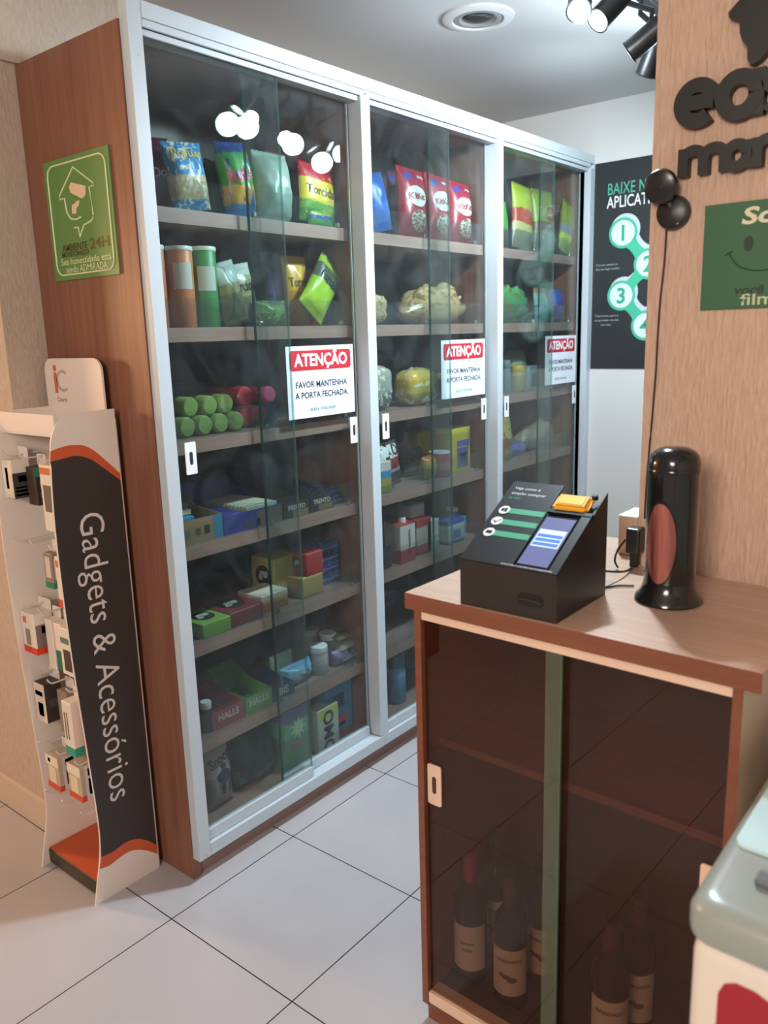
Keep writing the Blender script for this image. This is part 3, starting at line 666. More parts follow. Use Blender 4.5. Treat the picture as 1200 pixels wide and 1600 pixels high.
def word(letters, y, z, sc, hw):
    for gi, (g, adv) in enumerate(letters):
        glyph([[(u*sc, v*sc) for u, v in st] for st in g], hw, y, z); y -= adv*sc
GE = [[(-.96, .02), (.98, .02)], arc(0, 0, 1, 1, 0, 312)]
GA = [arc(0, 0, .96, 1, 0, 360), [(1.0, 1.25), (1.0, -1.25)]]
GM = [[(-1, 1.3), (-1, -1.3)], [(-1, .2)]+arc(-.0, .3, .98, .75, 180, 0)+[(1, -1.3)], [(1, .2)]+arc(2.0, .3, .98, .75, 180, 0)+[(3, -1.3)]]
GR = [[(-.5, 1.3), (-.5, -1.3)], arc(.35, .1, .85, .95, 180, 70)]
GS = [arc(0, .5, .7, .52, 20, 270)+arc(0, -.5, .7, .52, 90, -160)]
GY = [[(-.9, 1.2), (0, -1)], [(.9, 1.2), (-.5, -2.1)]]
GK = [[(-.8, 2.2), (-.8, -1.3)], [(.8, 1.2), (-.7, -.1)], [(-.3, .2), (.9, -1.3)]]
GTT = [[(0, 2), (0, -1.3)], [(-.7, 1.1), (.7, 1.1)]]
word([(GE, 2.42), (GA, 2.35), (GS, 2.1), (GY, 2)], -1.142, 1.8855, .030, .0125)
word([(GM, 4.15), (GA, 2.35), (GR, 1.9), (GK, 2.6), (GE, 2.3), (GTT, 2)], -1.140, 1.786, .0185, .0092)
hp = [(-1.262, 2.10), (-1.208, 2.039), (-1.189, 2.022), (-1.190, 2.014), (-1.196, 2.011), (-1.208, 2.005), (-1.21, 1.984), (-1.216, 1.970), (-1.224, 1.96), (-1.225, 1.94), (-1.230, 1.931), (-1.236, 1.930), (-1.246, 1.934), (-1.262, 1.950), (-1.305, 1.952), (-1.316, 1.965), (-1.318, 2.004), (-1.334, 2.012), (-1.336, 2.022)]
part(lg, 'house_symbol', prism(hp, PX-.022, PX-.001, 'YZ'), LB)
cb = thing('security_camera', 'small black indoor camera of two round pods on the pillar', 'camera', (PX, -1.095, 1.70))
def disc(c, nrm, prof, m, name):
    q = Vector((0, 0, 1)).rotation_difference(Vector(nrm)).to_matrix().to_4x4(); bm = lathe(prof, 36, cap=False); bm.transform(Matrix.Translation(c) @ q); return part(cb, name, bm, m, sharp=50)
disc((PX-.001, -1.103, 1.702), (-1, -.05, 0), [(0, 0), (.030, 0), (.032, .006), (.030, .016), (.022, .020), (0, .021)], BLACK, 'base_pod')
disc((PX-.034, -1.088, 1.748), (-.93, .02, -.22), [(0, -.018), (.018, -.016), (.029, -.008), (.032, 0), (.030, .009), (.022, .013), (0, .014)], mat('222325', .28), 'camera_head')
part(cb, 'neck', tube([(PX-.015, -1.100, 1.712), (PX-.022, -1.092, 1.735)], .008), BLACK)
part(cb, 'maker_mark', bbox(PX-.0195, PX-.0180, -1.117, -1.095, 1.6795, 1.6825), mat('b8b8b8', .5))
bm = lathe([(0, 0), (.003, 0), (.003, .002), (0, .002)], 12, cap=False); bm.transform(Matrix.Translation((PX-.048, -1.094, 1.745)) @ Matrix.Rotation(math.radians(-90), 4, 'Y')); part(cb, 'lens', bm, mat('3a3a44', .1))
P = smoothpath([(PX-.006, -1.090, 1.672), (PX-.004, -1.088, 1.613), (PX-.004, -1.083, 1.54), (PX-.004, -1.081, 1.479), (PX-.004, -1.080, 1.40), (PX-.004, -1.076, 1.302), (PX-.004, -1.071, 1.196), (PX-.004, -1.069, 1.10)], 6)
o = link('camera_cable', tube([p-P[0] for p in P], .0018, 6), mat('2a1c18', .5), None, P[0], True); tag(o, 'thin dark cable running down the pillar from the camera', 'cable')
o0 = (PX, -1.31, 1.519)
sg = thing('smile_notice', 'dark green notice with a smiling face on the pillar', 'sign', o0)
part(sg, 'board', bbox(PX-.004, PX-.0008, -1.46, -1.161, 1.519, 1.708), mat('2f5f3f', .5))
L2 = lambda y, z: at(LEFT, (PX-.0045, y, z))
dkg = mat('14301e', .5)
letter('Sorria,', .040, L2(-1.305, 1.680), mat('d9d2b8', .5), sg, origin=o0, bold=.0012, wfit=.155, shear=.15)
letter('você está sendo', .022, L2(-1.31, 1.553), dkg, sg, origin=o0, bold=.0006, wfit=.175, shear=.25)
letter('filmado!', .030, L2(-1.298, 1.536), mat('b9c79a', .5), sg, origin=o0, bold=.0004, wfit=.130)
for y in (-1.242, -1.292): part(sg, 'eye', prism(ellipse(y, 1.634, .0085, .0135), PX-.0047, PX-.0040, 'YZ'), dkg)
part(sg, 'smile', tube(smoothpath([(PX-.0044, -1.208, 1.620), (PX-.0044, -1.225, 1.597), (PX-.0044, -1.250, 1.587), (PX-.0044, -1.275, 1.586), (PX-.0044, -1.300, 1.592), (PX-.0044, -1.325, 1.618)], 5), .0011, 6), dkg)
part(sg, 'smile', tube([(PX-.0044, -1.201, 1.616), (PX-.0044, -1.215, 1.623)], .0011, 6), dkg)

# ------------------------------------------------------------------ dark app poster on the end wall
o0 = (2.42, -.32, 1.31); WX = 2.418
po = thing('app_poster', 'tall black poster with green numbered steps on the end wall', 'poster', o0)
part(po, 'sheet', bbox(WX-.003, WX, -.64, -.004, 1.31, 2.212), mat('1d2124', .5))
L3 = lambda y, z: at(LEFT, (WX-.0035, y, z)); TG = mat('3fae8a', .5); SV = mat('b9c2c8', .5)
letter('BAIXE NOSSO', .07, L3(-.065, 2.096), mat('4fae90', .5), po, origin=o0, align='LEFT', wfit=.30)
letter('APLICATIVO', .07, L3(-.065, 2.040), mat('e0e4e8', .5), po, origin=o0, align='LEFT', wfit=.265, bold=.0006)
cs = [(-.145, 1.905, '1'), (-.265, 1.765, '2'), (-.145, 1.635, '3'), (-.262, 1.50, '4')]
def ribbon(a, b, r, m, dy=0, dz=0, x=WX-.0036):
    (y0, z0, _), (y1, z1, _) = a, b
    P = [Vector((0, y0+dy, z0+dz)), Vector((0, y1+dy, z1+dz))]; d = (P[1]-P[0]).normalized(); n = Vector((0, -d.z, d.y)); pts = []
    for s in (1, -1):
        for i in range(13):
            t = i/12 if s == 1 else 1-i/12; w = r*(1-.62*math.sin(math.pi*t)); p = P[0].lerp(P[1], t)+n*w*s; pts.append((p.y, p.z))
    part(po, 'ribbon', prism(pts, x, x+.0003, 'YZ'), m)
for a, b in zip(cs, cs[1:]): ribbon(a, b, .060, SV, -.012, .018, WX-.0034); ribbon(a, b, .060, TG, 0, 0, WX-.0038)
for y, z, c in cs:
    part(po, 'step_ring', prism(ellipse(y-.010, z+.014, .068, .068), WX-.0036, WX-.0032, 'YZ'), SV)
    part(po, 'step_ring', prism(ellipse(y, z, .066, .066), WX-.0044, WX-.0040, 'YZ'), TG)
    part(po, 'step_disc', prism(ellipse(y, z, .054, .054), WX-.0049, WX-.0045, 'YZ'), mat('c9d4d8', .5))
    letter(c, .095, at(LEFT, (WX-.0052, y, z)), mat('2f9a78', .5), po, origin=o0, bold=.002)
for y, z, tx in ((-.02, 1.775, 'Crie seu cadastro e'), (-.02, 1.755, 'faça seu login e senha'), (-.02, 1.548, 'Tudo pronto, agora é'), (-.02, 1.528, 'só aproveitar uma loja'), (-.05, 1.508, 'mais easy')):
    letter(tx, .013, L3(y, z), mat('aab2b8', .5), po, origin=o0, align='LEFT')

# ------------------------------------------------------------------ ice cream freezer at the right
FX0, FY0, FZ = -.390, -1.440, .86
o0 = (-.05, -1.80, 0)
fz = thing('ice_cream_freezer', 'white chest freezer with a grey rimmed top and a red emblem', 'freezer', o0)
part(fz, 'body', bbox(FX0+.008, .30, -2.15, FY0-.008, .06, FZ-.051, .02, 4), mat('d9cfc4', .4), sharp=40)
bm = bmesh.new(); rings = []
for ins, z in ((.006, FZ-.050), (.001, FZ-.046), (0, FZ-.040), (0, FZ-.020), (.004, FZ-.010), (.010, FZ-.004), (.018, FZ-.0008), (.026, FZ)):
    rings.append([bm.verts.new((x, y, z)) for x, y in rrect(FX0+ins, .31-ins, -2.16+ins, FY0-ins, .034-ins*.6, 7)])
for a, b in zip(rings, rings[1:]):
    for i in range(len(a)): bm.faces.new((a[i], a[(i+1) % len(a)], b[(i+1) % len(a)], b[i]))
bm.faces.new(rings[0][::-1]); bm.faces.new(rings[-1])
part(fz, 'top_rim', bm, mat('8f9690', .3), sharp=40)
part(fz, 'glass_lid', prism(rrect(FX0+.135, .27, -2.10, FY0-.016, .012, 5), FZ+.0002, FZ+.006, 'XY'), mat('c4e4ea', .12, 0, .5))  # reflected cool light of the glass is put into this pale cyan colour
part(fz, 'lid_handle', bbox(FX0+.070, FX0+.092, -1.60, -1.496, FZ+.0003, FZ+.010, .003), mat('5c6468', .4))
part(fz, 'caster_skirt', bbox(FX0+.03, .28, -2.12, FY0-.03, 0, .06), DARK)
em = [(-1.482, .60), (-1.482, .755), (-1.488, .770), (-1.50, .777), (-1.52, .777), (-1.545, .768), (-1.57, .772), (-1.60, .772), (-1.63, .75), (-1.64, .70), (-1.62, .64), (-1.57, .58)]
part(fz, 'red_emblem', prism(em, FX0+.0068, FX0+.0078, 'YZ'), mat('9c1f2c', .4))

# goods: kind, name, label, category, x, y, shelf height, width, depth, height, colour bands, details
ITEMS = [
 ('bag','snack_bag','dark red crisp bag with white letters,at the left end of the top shelf','snack bag',0.216,0.2,1.82,0.091,0.07,0.195,[(0,'8a3038'),(0.3,'6a2436'),(0.75,'5c1c30')],{'g': 'crisp and snack bags on the top shelf behind the left doors','t': [('Doritos','e8e4e8',0.13,0.52,0)],'ry': -4}),
 ('bag','popcorn_bag','bright blue popcorn bag with gold letters,second from the left on the top shelf','popcorn bag',0.237,0.115,1.82,0.127,0.06,0.169,[(0,'2f8fc8'),(0.15,'c9b48a'),(0.5,'2a8ccc'),(1,'2a8ccc')],{'g': 'crisp and snack bags on the top shelf behind the left doors','n': ('e9e2cf',26,0.56),'t': [('Popular','d9c07a',0.14,0.8,0)],'ry': -6}),
 ('bag','snack_bag','dark brown and green snack pouch behind the blue popcorn bag','snack bag',0.388,0.21,1.82,0.075,0.06,0.163,[(0,'2f4a2c'),(0.5,'33261f'),(1,'2e2622')],{'g': 'crisp and snack bags on the top shelf behind the left doors','ry': 8}),
 ('bag','snack_bag','blue and green crisp bag with pink letters on the top shelf','snack bag',0.435,0.145,1.82,0.115,0.08,0.204,[(0,'2c6fb0'),(0.18,'d8a02c'),(0.42,'3f9a3a'),(0.7,'3a8a3c'),(0.85,'27407e')],{'g': 'crisp and snack bags on the top shelf behind the left doors','n': ('2a4f94',14,0.6),'t': [('Ruffles','e0456e',0.17,0.55,8)],'ry': -6}),
 ('bag','snack_bag','plain pale silver-green snack bag in the middle of the top left shelf','snack bag',0.558,0.14,1.82,0.14,0.09,0.201,[(0,'8fa79b'),(0.5,'a9bcae'),(1,'9db3a6')],{'g': 'crisp and snack bags on the top shelf behind the left doors'}),
 ('bag','snack_bag','red snack bag with yellow patch,standing behind the plain pale bag','snack bag',0.645,0.2,1.82,0.085,0.06,0.224,[(0,'5c161c'),(0.3,'d8a936'),(0.55,'a31f2b'),(1,'8e1b28')],{'g': 'crisp and snack bags on the top shelf behind the left doors'}),
 ('bag','snack_bag','dark maroon snack bag with a foil highlight,behind the red and yellow bag','snack bag',0.738,0.185,1.82,0.085,0.06,0.216,[(0,'3b1018'),(0.5,'591822'),(1,'7b2029')],{'g': 'crisp and snack bags on the top shelf behind the left doors','ry': 5}),
 ('bag','snack_bag','red,yellow and green snack bag leaning at the right end of the top left shelf','snack bag',0.704,0.105,1.82,0.162,0.04,0.173,[(0,'3c8f3a'),(0.22,'6fae36'),(0.36,'e4c93a'),(0.74,'c4283a'),(1,'b3202f')],{'g': 'crisp and snack bags on the top shelf behind the left doors','t': [('Torcida','6b5a1c',0.17,0.55,0)],'ry': 6,'n': ('e2b73c',18,0.63)}),
 ('bag','snack_bag','small green and blue snack bag lying low in front of the red and yellow bag','snack bag',0.71,0.098,1.82,0.114,0.025,0.054,[(0,'4f9a3a'),(0.4,'2f5fa8'),(0.6,'b9c33a'),(1,'2e7f3c')],{'g': 'crisp and snack bags on the top shelf behind the left doors','n': ('2f57a2',20,0.6)}),
 ('can','crisp_tube','orange crisp tube half hidden by the white frame at the left','crisp tube',0.122,0.13,1.525,0.037,0.037,0.206,[(0,'c9703e'),(1,'cf7a48')],{'g': 'tall crisp tubes on the second shelf','lid': 'd8dbd6','noside': 1}),
 ('can','crisp_tube','orange crisp tube beside the green tube','crisp tube',0.182,0.122,1.525,0.074,0.074,0.205,[(0,'c46a38'),(1,'cd7743')],{'g': 'tall crisp tubes on the second shelf','lid': 'd8dbd6','lab': ('c9c4bb',0.48,0.8)}),
 ('can','crisp_tube','green crisp tube on the second shelf','crisp tube',0.269,0.133,1.525,0.076,0.076,0.21,[(0,'2f7d3f'),(1,'3c8c46')],{'g': 'tall crisp tubes on the second shelf','lid': 'cfd8cc','lab': ('b9c4bd',0.46,0.76)}),
 ('bag','snack_packet','silver snack packet leaning next to the green crisp tube','snack packet',0.372,0.225,1.525,0.071,0.05,0.17,[(0,'6e6f5a'),(0.45,'8d8f6a'),(0.6,'aab7b4'),(1,'b8c5c3')],{'g': 'small snack packets on the second shelf','ry': -18}),
 ('bag','snack_packet','silver and olive snack packet with a torn bright top','snack packet',0.362,0.11,1.525,0.089,0.05,0.169,[(0,'6d6a54'),(0.5,'8c8c62'),(0.66,'a9bbb4'),(1,'c3d0cd')],{'g': 'small snack packets on the second shelf','ry': -14}),
 ('bag','snack_packet','olive and silver snack packet with black letters','snack packet',0.423,0.145,1.525,0.123,0.05,0.166,[(0,'68644f'),(0.45,'8f8f66'),(0.62,'9a9c70'),(0.8,'b5c2bb')],{'g': 'small snack packets on the second shelf','t': [('Torcida','22241c',0.2,0.62,0)],'ry': -10}),
 ('bag','snack_packet','purple snack packet behind the front door edge','snack packet',0.618,0.225,1.525,0.094,0.05,0.162,[(0,'3b3a5e'),(0.5,'5a4690'),(1,'6d58a6')],{'g': 'small snack packets on the second shelf','ry': 14}),
 ('bag','snack_packet','dark green packet lying behind the clear guard of the second shelf','snack packet',0.492,0.11,1.525,0.126,0.05,0.074,[(0,'4a6238'),(0.5,'6e9440'),(1,'3c4a52')],{'g': 'small snack packets on the second shelf','n': ('87b050',22,0.55)}),
 ('bag','snack_packet','upright golden yellow snack packet','snack packet',0.674,0.175,1.525,0.106,0.05,0.215,[(0,'c08c24'),(0.5,'d7a52e'),(0.85,'e0b440'),(1,'cf9c2a')],{'g': 'small snack packets on the second shelf','t': [('Torcida','5b4a18',0.14,0.62,0)]}),
 ('bag','snack_packet','small red and orange packet peeping out behind the yellow one','snack packet',0.754,0.175,1.525,0.06,0.03,0.18,[(0,'a33a22'),(0.5,'c8632a'),(1,'9c2f22')],{'g': 'small snack packets on the second shelf'}),
 ('bag','snack_packet','lime green and grey packet tipped over to the right','snack packet',0.662,0.115,1.525,0.12,0.05,0.2,[(0,'a9cc3a'),(0.3,'9fc832'),(0.55,'54604e'),(0.82,'a6cd3a'),(1,'b2d64a')],{'g': 'small snack packets on the second shelf','ry': 40,'t': [('Torcida','2a3226',0.17,0.64,0)]}),
 ('bag','snack_packet','dark foil packet with a gold top at the right end of the second shelf','snack packet',0.752,0.17,1.525,0.07,0.04,0.13,[(0,'34343c'),(0.6,'4c4c54'),(0.85,'b5a03a'),(1,'c9ccd0')],{'g': 'small snack packets on the second shelf','ry': 55}),
 ('roll','biscuit_roll','lime green biscuit roll of the lower row,first from the left','biscuit roll',0.162,0.188,1.232,0.056,0.155,0.056,[(0,'7f9850'),(1,'8ba45c')],{'g': 'green biscuit rolls on the third shelf','r': 0.028,'band': None}),
 ('roll','biscuit_roll','lime green biscuit roll of the lower row,second from the left','biscuit roll',0.222,0.188,1.232,0.056,0.155,0.056,[(0,'7f9850'),(1,'8ba45c')],{'g': 'green biscuit rolls on the third shelf','r': 0.028,'band': None}),
 ('roll','biscuit_roll','lime green biscuit roll of the lower row,third from the left','biscuit roll',0.28,0.188,1.232,0.056,0.155,0.056,[(0,'7f9850'),(1,'8ba45c')],{'g': 'green biscuit rolls on the third shelf','r': 0.028,'band': None}),
 ('roll','biscuit_roll','lime green biscuit roll at the right end of the lower row','biscuit roll',0.338,0.188,1.232,0.056,0.155,0.056,[(0,'7f9850'),(1,'8ba45c')],{'g': 'green biscuit rolls on the third shelf','r': 0.028,'band': None}),
 ('roll','biscuit_roll','lime green biscuit roll lying on top,the left one in front','biscuit roll',0.252,0.198,1.284,0.056,0.155,0.056,[(0,'7f9850'),(1,'8ba45c')],{'g': 'green biscuit rolls on the third shelf','r': 0.028,'band': '2c3a34'}),
 ('roll','biscuit_roll','lime green biscuit roll lying on top,the right one in front','biscuit roll',0.31,0.198,1.284,0.056,0.155,0.056,[(0,'7f9850'),(1,'8ba45c')],{'g': 'green biscuit rolls on the third shelf','r': 0.028,'band': '2c3a34'}),
 ('roll','biscuit_roll','lime green biscuit roll on top at the far left','biscuit roll',0.193,0.208,1.284,0.056,0.155,0.056,[(0,'7f9850'),(1,'8ba45c')],{'g': 'green biscuit rolls on the third shelf','r': 0.028,'band': '2c3a34'}),
 ('roll','biscuit_roll','lime green biscuit roll in the back,lower left','biscuit roll',0.222,0.367,1.232,0.056,0.155,0.056,[(0,'7f9850'),(1,'8ba45c')],{'g': 'green biscuit rolls on the third shelf','r': 0.028,'band': None}),
 ('roll','biscuit_roll','lime green biscuit roll in the back,lower right','biscuit roll',0.28,0.367,1.232,0.056,0.155,0.056,[(0,'7f9850'),(1,'8ba45c')],{'g': 'green biscuit rolls on the third shelf','r': 0.028,'band': None}),
 ('roll','biscuit_roll','lime green biscuit roll in the back,on top','biscuit roll',0.252,0.378,1.284,0.056,0.155,0.056,[(0,'7f9850'),(1,'8ba45c')],{'g': 'green biscuit rolls on the third shelf','r': 0.028,'band': '2c3a34'}),
 ('box','long_box','long dark red carton at the back left of the third shelf','box',0.444,0.43,1.232,0.156,0.06,0.13,[(0,'4a1620'),(1,'5a1a26')],{'n': ('8c3a42',30,0.66)}),
 ('roll','biscuit_pack','red biscuit pack lying right beside the green rolls','biscuit pack',0.415,0.23,1.232,0.06,0.16,0.06,[(0,'a8273a'),(1,'b5303f')],{'g': 'red biscuit packs on the third shelf','r': 0.03,'band': None}),
 ('roll','biscuit_pack','red biscuit pack lying on top of another red one','biscuit pack',0.415,0.235,1.294,0.06,0.16,0.06,[(0,'a8273a'),(1,'b5303f')],{'g': 'red biscuit packs on the third shelf','r': 0.03,'band': None}),
 ('roll','biscuit_pack','dark red biscuit pack with a shaded end,behind the door edge','biscuit pack',0.48,0.25,1.232,0.06,0.16,0.06,[(0,'a8273a'),(1,'b5303f')],{'g': 'red biscuit packs on the third shelf','r': 0.03,'band': None}),
 ('roll','biscuit_pack','blue biscuit pack to the right of the red packs','biscuit pack',0.545,0.26,1.232,0.06,0.16,0.06,[(0,'2c3f8c'),(1,'33489c')],{'r': 0.03,'band': None,'g': 'blue and pink biscuit packs on the third shelf'}),
 ('roll','biscuit_pack','pink biscuit pack lying on the blue one','biscuit pack',0.545,0.27,1.292,0.054,0.16,0.054,[(0,'b8486a'),(1,'c2557a')],{'r': 0.027,'band': None,'g': 'blue and pink biscuit packs on the third shelf'}),
 ('box','sweets_box','lime green sweets box with a black oval on its lid','box',0.189,0.15,0.663,0.103,0.13,0.042,[(0,'6fa23a'),(1,'86b944')],{'g': 'flat boxes of sweets on the fifth shelf','oval': 'top'}),
 ('box','sweets_box','dark red sweets box with a black oval on its lid,next to the green box','box',0.304,0.16,0.663,0.128,0.15,0.046,[(0,'741f2a'),(1,'8c2630')],{'g': 'flat boxes of sweets on the fifth shelf','oval': 'top'}),
 ('box','sweets_box','brown carton lying flat behind the red sweets box','box',0.439,0.35,0.663,0.128,0.12,0.06,[(0,'5a3226'),(1,'6a3a2a')],{'g': 'flat boxes of sweets on the fifth shelf'}),
 ('box','biscuit_packet','white and orange packet lying flat behind the front door edge','packet',0.436,0.16,0.663,0.114,0.11,0.055,[(0,'9a5a34'),(0.5,'b87a34'),(1,'d8cdbc')],{'g': 'flat boxes of sweets on the fifth shelf'}),
 ('box','tea_box','mustard yellow box with a dark red oval on its left side','box',0.557,0.225,0.663,0.114,0.11,0.135,[(0,'b09a58'),(1,'c2ad62')],{'g': 'flat boxes of sweets on the fifth shelf','oval': 'left'}),
 ('box','sweets_box','small yellow box under the red box','box',0.606,0.15,0.663,0.099,0.09,0.068,[(0,'a88a4c'),(1,'bd9f5c')],{'g': 'flat boxes of sweets on the fifth shelf'}),
 ('box','sweets_box','red box with black print,stacked on the small yellow box','box',0.621,0.15,0.731,0.078,0.09,0.075,[(0,'a02a2e'),(1,'b53436')],{'g': 'flat boxes of sweets on the fifth shelf','oval': 'left'}),
 ('box','carton_pack','dark carton at the back,above the red box','box',0.709,0.37,0.663,0.151,0.08,0.077,[(0,'4a3a38'),(0.8,'8a6a50'),(1,'7a5a48')],{'g': 'flat boxes of sweets on the fifth shelf'}),
 ('box','chocolate_pack','blue foil chocolate pack,lowest of the stack of four','chocolate',0.719,0.2,0.663,0.132,0.1,0.034,[(0,'303a78'),(0.45,'7f8db4'),(0.6,'36459a'),(1,'3a4a9e')],{'g': 'blue chocolate packs stacked on the fifth shelf','n': ('a9b2c8',40,0.6)}),
 ('box','chocolate_pack','blue foil chocolate pack,second from below in the stack of four','chocolate',0.719,0.2,0.699,0.132,0.1,0.034,[(0,'303a78'),(0.45,'7f8db4'),(0.6,'36459a'),(1,'3a4a9e')],{'g': 'blue chocolate packs stacked on the fifth shelf','n': ('a9b2c8',40,0.6)}),
 ('box','chocolate_pack','blue foil chocolate pack,third from below in the stack of four','chocolate',0.719,0.2,0.735,0.131,0.1,0.034,[(0,'303a78'),(0.45,'7f8db4'),(0.6,'36459a'),(1,'3a4a9e')],{'g': 'blue chocolate packs stacked on the fifth shelf','n': ('a9b2c8',40,0.6)}),
 ('box','chocolate_pack','blue foil chocolate pack,topmost of the stack of four','chocolate',0.719,0.2,0.771,0.131,0.1,0.034,[(0,'303a78'),(0.45,'7f8db4'),(0.6,'36459a'),(1,'3a4a9e')],{'g': 'blue chocolate packs stacked on the fifth shelf','n': ('a9b2c8',40,0.6)}),
 ('jar','metal_jar','small black jar with a silver lid at the left end of the sixth shelf','jar',0.145,0.11,0.372,0.035,0.035,0.093,[(0,'222226'),(1,'2c2c30')],{'lid': 'c8ccd2'}),
 ('jar','medicine_jar','white lidded jar in front,third from the right','jar',0.646,0.133,0.372,0.064,0.064,0.1,[(0,'a7a8ac'),(0.5,'b9b4b2'),(1,'9a9a9e')],{'lid': 'e6e8ec','g': 'white lidded jars on the sixth shelf'}),
 ('jar','medicine_jar','white lidded jar at the right of the jar group','jar',0.753,0.188,0.372,0.065,0.065,0.1,[(0,'a7a8ac'),(0.5,'b9b4b2'),(1,'9a9a9e')],{'lid': 'e6e8ec','g': 'white lidded jars on the sixth shelf'}),
 ('jar','medicine_jar','white lidded jar at the back,left of the jar group','jar',0.747,0.268,0.372,0.066,0.066,0.1,[(0,'95969a'),(1,'9a9a9e')],{'lid': 'c4c8cc','g': 'white lidded jars on the sixth shelf'}),
 ('bag','purple_packet','small lilac packet right of the white lidded jars','packet',0.744,0.125,0.372,0.082,0.04,0.055,[(0,'7a6a96'),(1,'a894c0')],{}),
 ('bag','wipes_packet','pale blue packet with dark blue print beside the blue chocolate box','packet',0.543,0.14,0.372,0.143,0.07,0.068,[(0,'7fa7b4'),(0.5,'a9cfd8'),(1,'4f93c4')],{'n': ('2f6fb4',16,0.6),'g': 'pale blue packets on the sixth shelf'}),
 ('bag','wipes_packet','pale turquoise packet standing behind the pale blue one','packet',0.538,0.2,0.372,0.101,0.06,0.09,[(0,'7fb0ac'),(1,'9cc4b4')],{'g': 'pale blue packets on the sixth shelf'}),
 ('bag','pet_food_pack','white pack with a dark blue figure,far left of the bottom shelf','pack',0.184,0.13,0.1,0.1,0.07,0.215,[(0,'8f8a80'),(0.5,'a9a8a4'),(1,'b4b2ae')],{'fig': 1,'t': [('Snoop','2a2b33',0.15,0.74,14)]}),
 ('bag','pet_food_pack','grey pack with a maroon stripe behind the white figure pack','pack',0.334,0.25,0.1,0.049,0.06,0.21,[(0,'4c5052'),(0.7,'6a6e70'),(0.85,'5a2c38'),(1,'70757a')],{}),
 ('bag','charcoal_bag','large dark green bag with shiny folds on the bottom shelf','bag',0.345,0.155,0.1,0.16,0.12,0.21,[(0,'14302a'),(0.5,'173a30'),(1,'1d2b28')],{'n': ('2c5c48',9,0.62)}),  # paler green blotches are glints on the folds, put into the colour
 ('box','washing_powder_box','green and lilac washing powder box behind the door edge','box',0.488,0.13,0.1,0.11,0.07,0.215,[(0,'2f7a4a'),(0.55,'4f9a6a'),(0.8,'6a5a94'),(1,'74619c')],{'t': [('ARIEL','b5344a',0.12,0.4,0)],'star': 1,'g': 'washing powder boxes on the bottom shelf'}),
 ('box','washing_powder_box','dark red washing powder box with a yellow stripe','box',0.631,0.205,0.1,0.08,0.09,0.109,[(0,'6a1f22'),(1,'7a2626')],{'p': [(0.55,0.05,0.95,0.6,'b5a860')],'g': 'washing powder boxes on the bottom shelf'}),
 ('box','washing_powder_box','white washing powder box with big black letters standing upright','box',0.638,0.125,0.1,0.104,0.06,0.158,[(0,'a3a9a2'),(1,'b9bdb6')],{'t': [('OMO','1c2430',0.42,0.42,-90)],'p': [(0.05,0.74,0.95,0.98,'a9b85a')],'g': 'washing powder boxes on the bottom shelf'}),
 ('box','washing_powder_box','blue washing powder box with a red emblem at the right end of the bottom shelf','box',0.716,0.15,0.1,0.138,0.07,0.215,[(0,'7a3038'),(0.16,'2f6796'),(0.6,'3a7cab'),(1,'4a8cb8')],{'p': [(0.2,0.22,0.75,0.44,'a82c3c'),(0.25,0.22,0.7,0.29,'c9b4bc'),(0.3,0.56,0.7,0.8,'28343c')],'g': 'washing powder boxes on the bottom shelf'}),
 ('bag','snack_bag','tall pale bag hidden half behind the first white mullion','snack bag',0.962,0.2,1.82,0.099,0.06,0.235,[(0,'8f8a74'),(0.3,'2e7f9c'),(0.6,'9fb0a4'),(1,'aab4a4')],{'g': 'cereal and snack bags on the top shelf behind the middle doors'}),
 ('bag','snack_bag','blue bag leaning to the right beside the first mullion','snack bag',1.026,0.11,1.82,0.109,0.05,0.186,[(0,'2f6ec4'),(0.5,'2b62b8'),(1,'2a5cb0')],{'g': 'cereal and snack bags on the top shelf behind the middle doors','ry': -12,'n': ('2f9aa8',12,0.66)}),
 ('bag','cereal_bag','dark red bag behind the leaning blue bag','cereal bag',1.312,0.25,1.82,0.117,0.06,0.258,[(0,'5a1524'),(0.7,'6e1a2c'),(0.85,'3c4a9a'),(1,'6e1a2c')],{'g': 'cereal and snack bags on the top shelf behind the middle doors'}),
 ('bag','cereal_bag','red cereal bag with a white oval,first of three','cereal bag',1.205,0.12,1.82,0.155,0.07,0.236,[(0,'8e1f2e'),(0.3,'a02234'),(1,'b12439')],{'g': 'red cereal bags on the top shelf','kit': 1,'ry': 3}),
 ('bag','cereal_bag','red cereal bag with a white oval,middle of three','cereal bag',1.358,0.12,1.82,0.138,0.07,0.233,[(0,'8e1f2e'),(0.3,'a02234'),(1,'b12439')],{'g': 'red cereal bags on the top shelf','kit': 1,'ry': 3}),
 ('bag','cereal_bag','red cereal bag with a white oval,last of three,next to the second mullion','cereal bag',1.507,0.12,1.82,0.15,0.07,0.224,[(0,'8e1f2e'),(0.3,'a02234'),(1,'b12439')],{'g': 'red cereal bags on the top shelf','kit': 1,'ry': 3}),
 ('bread','bread_bag','cream loaf bag beside the first mullion,second shelf','bread bag',0.993,0.155,1.525,0.138,0.1,0.115,[(0,'b39a74'),(1,'c4ae88')],{'g': 'bread bags on the middle shelves'}),
 ('bread','bread_bag','small bag of pale rolls in the back of the second shelf','bread bag',1.455,0.29,1.525,0.26,0.1,0.106,[(0,'a08c5c'),(1,'ae9a66')],{'g': 'bread bags on the middle shelves'}),
 ('bread','bread_bag','large heap of bread rolls in a clear bag,second shelf','bread bag',1.375,0.17,1.525,0.4,0.13,0.154,[(0,'b39066'),(1,'c4a478')],{'g': 'bread bags on the middle shelves'}),
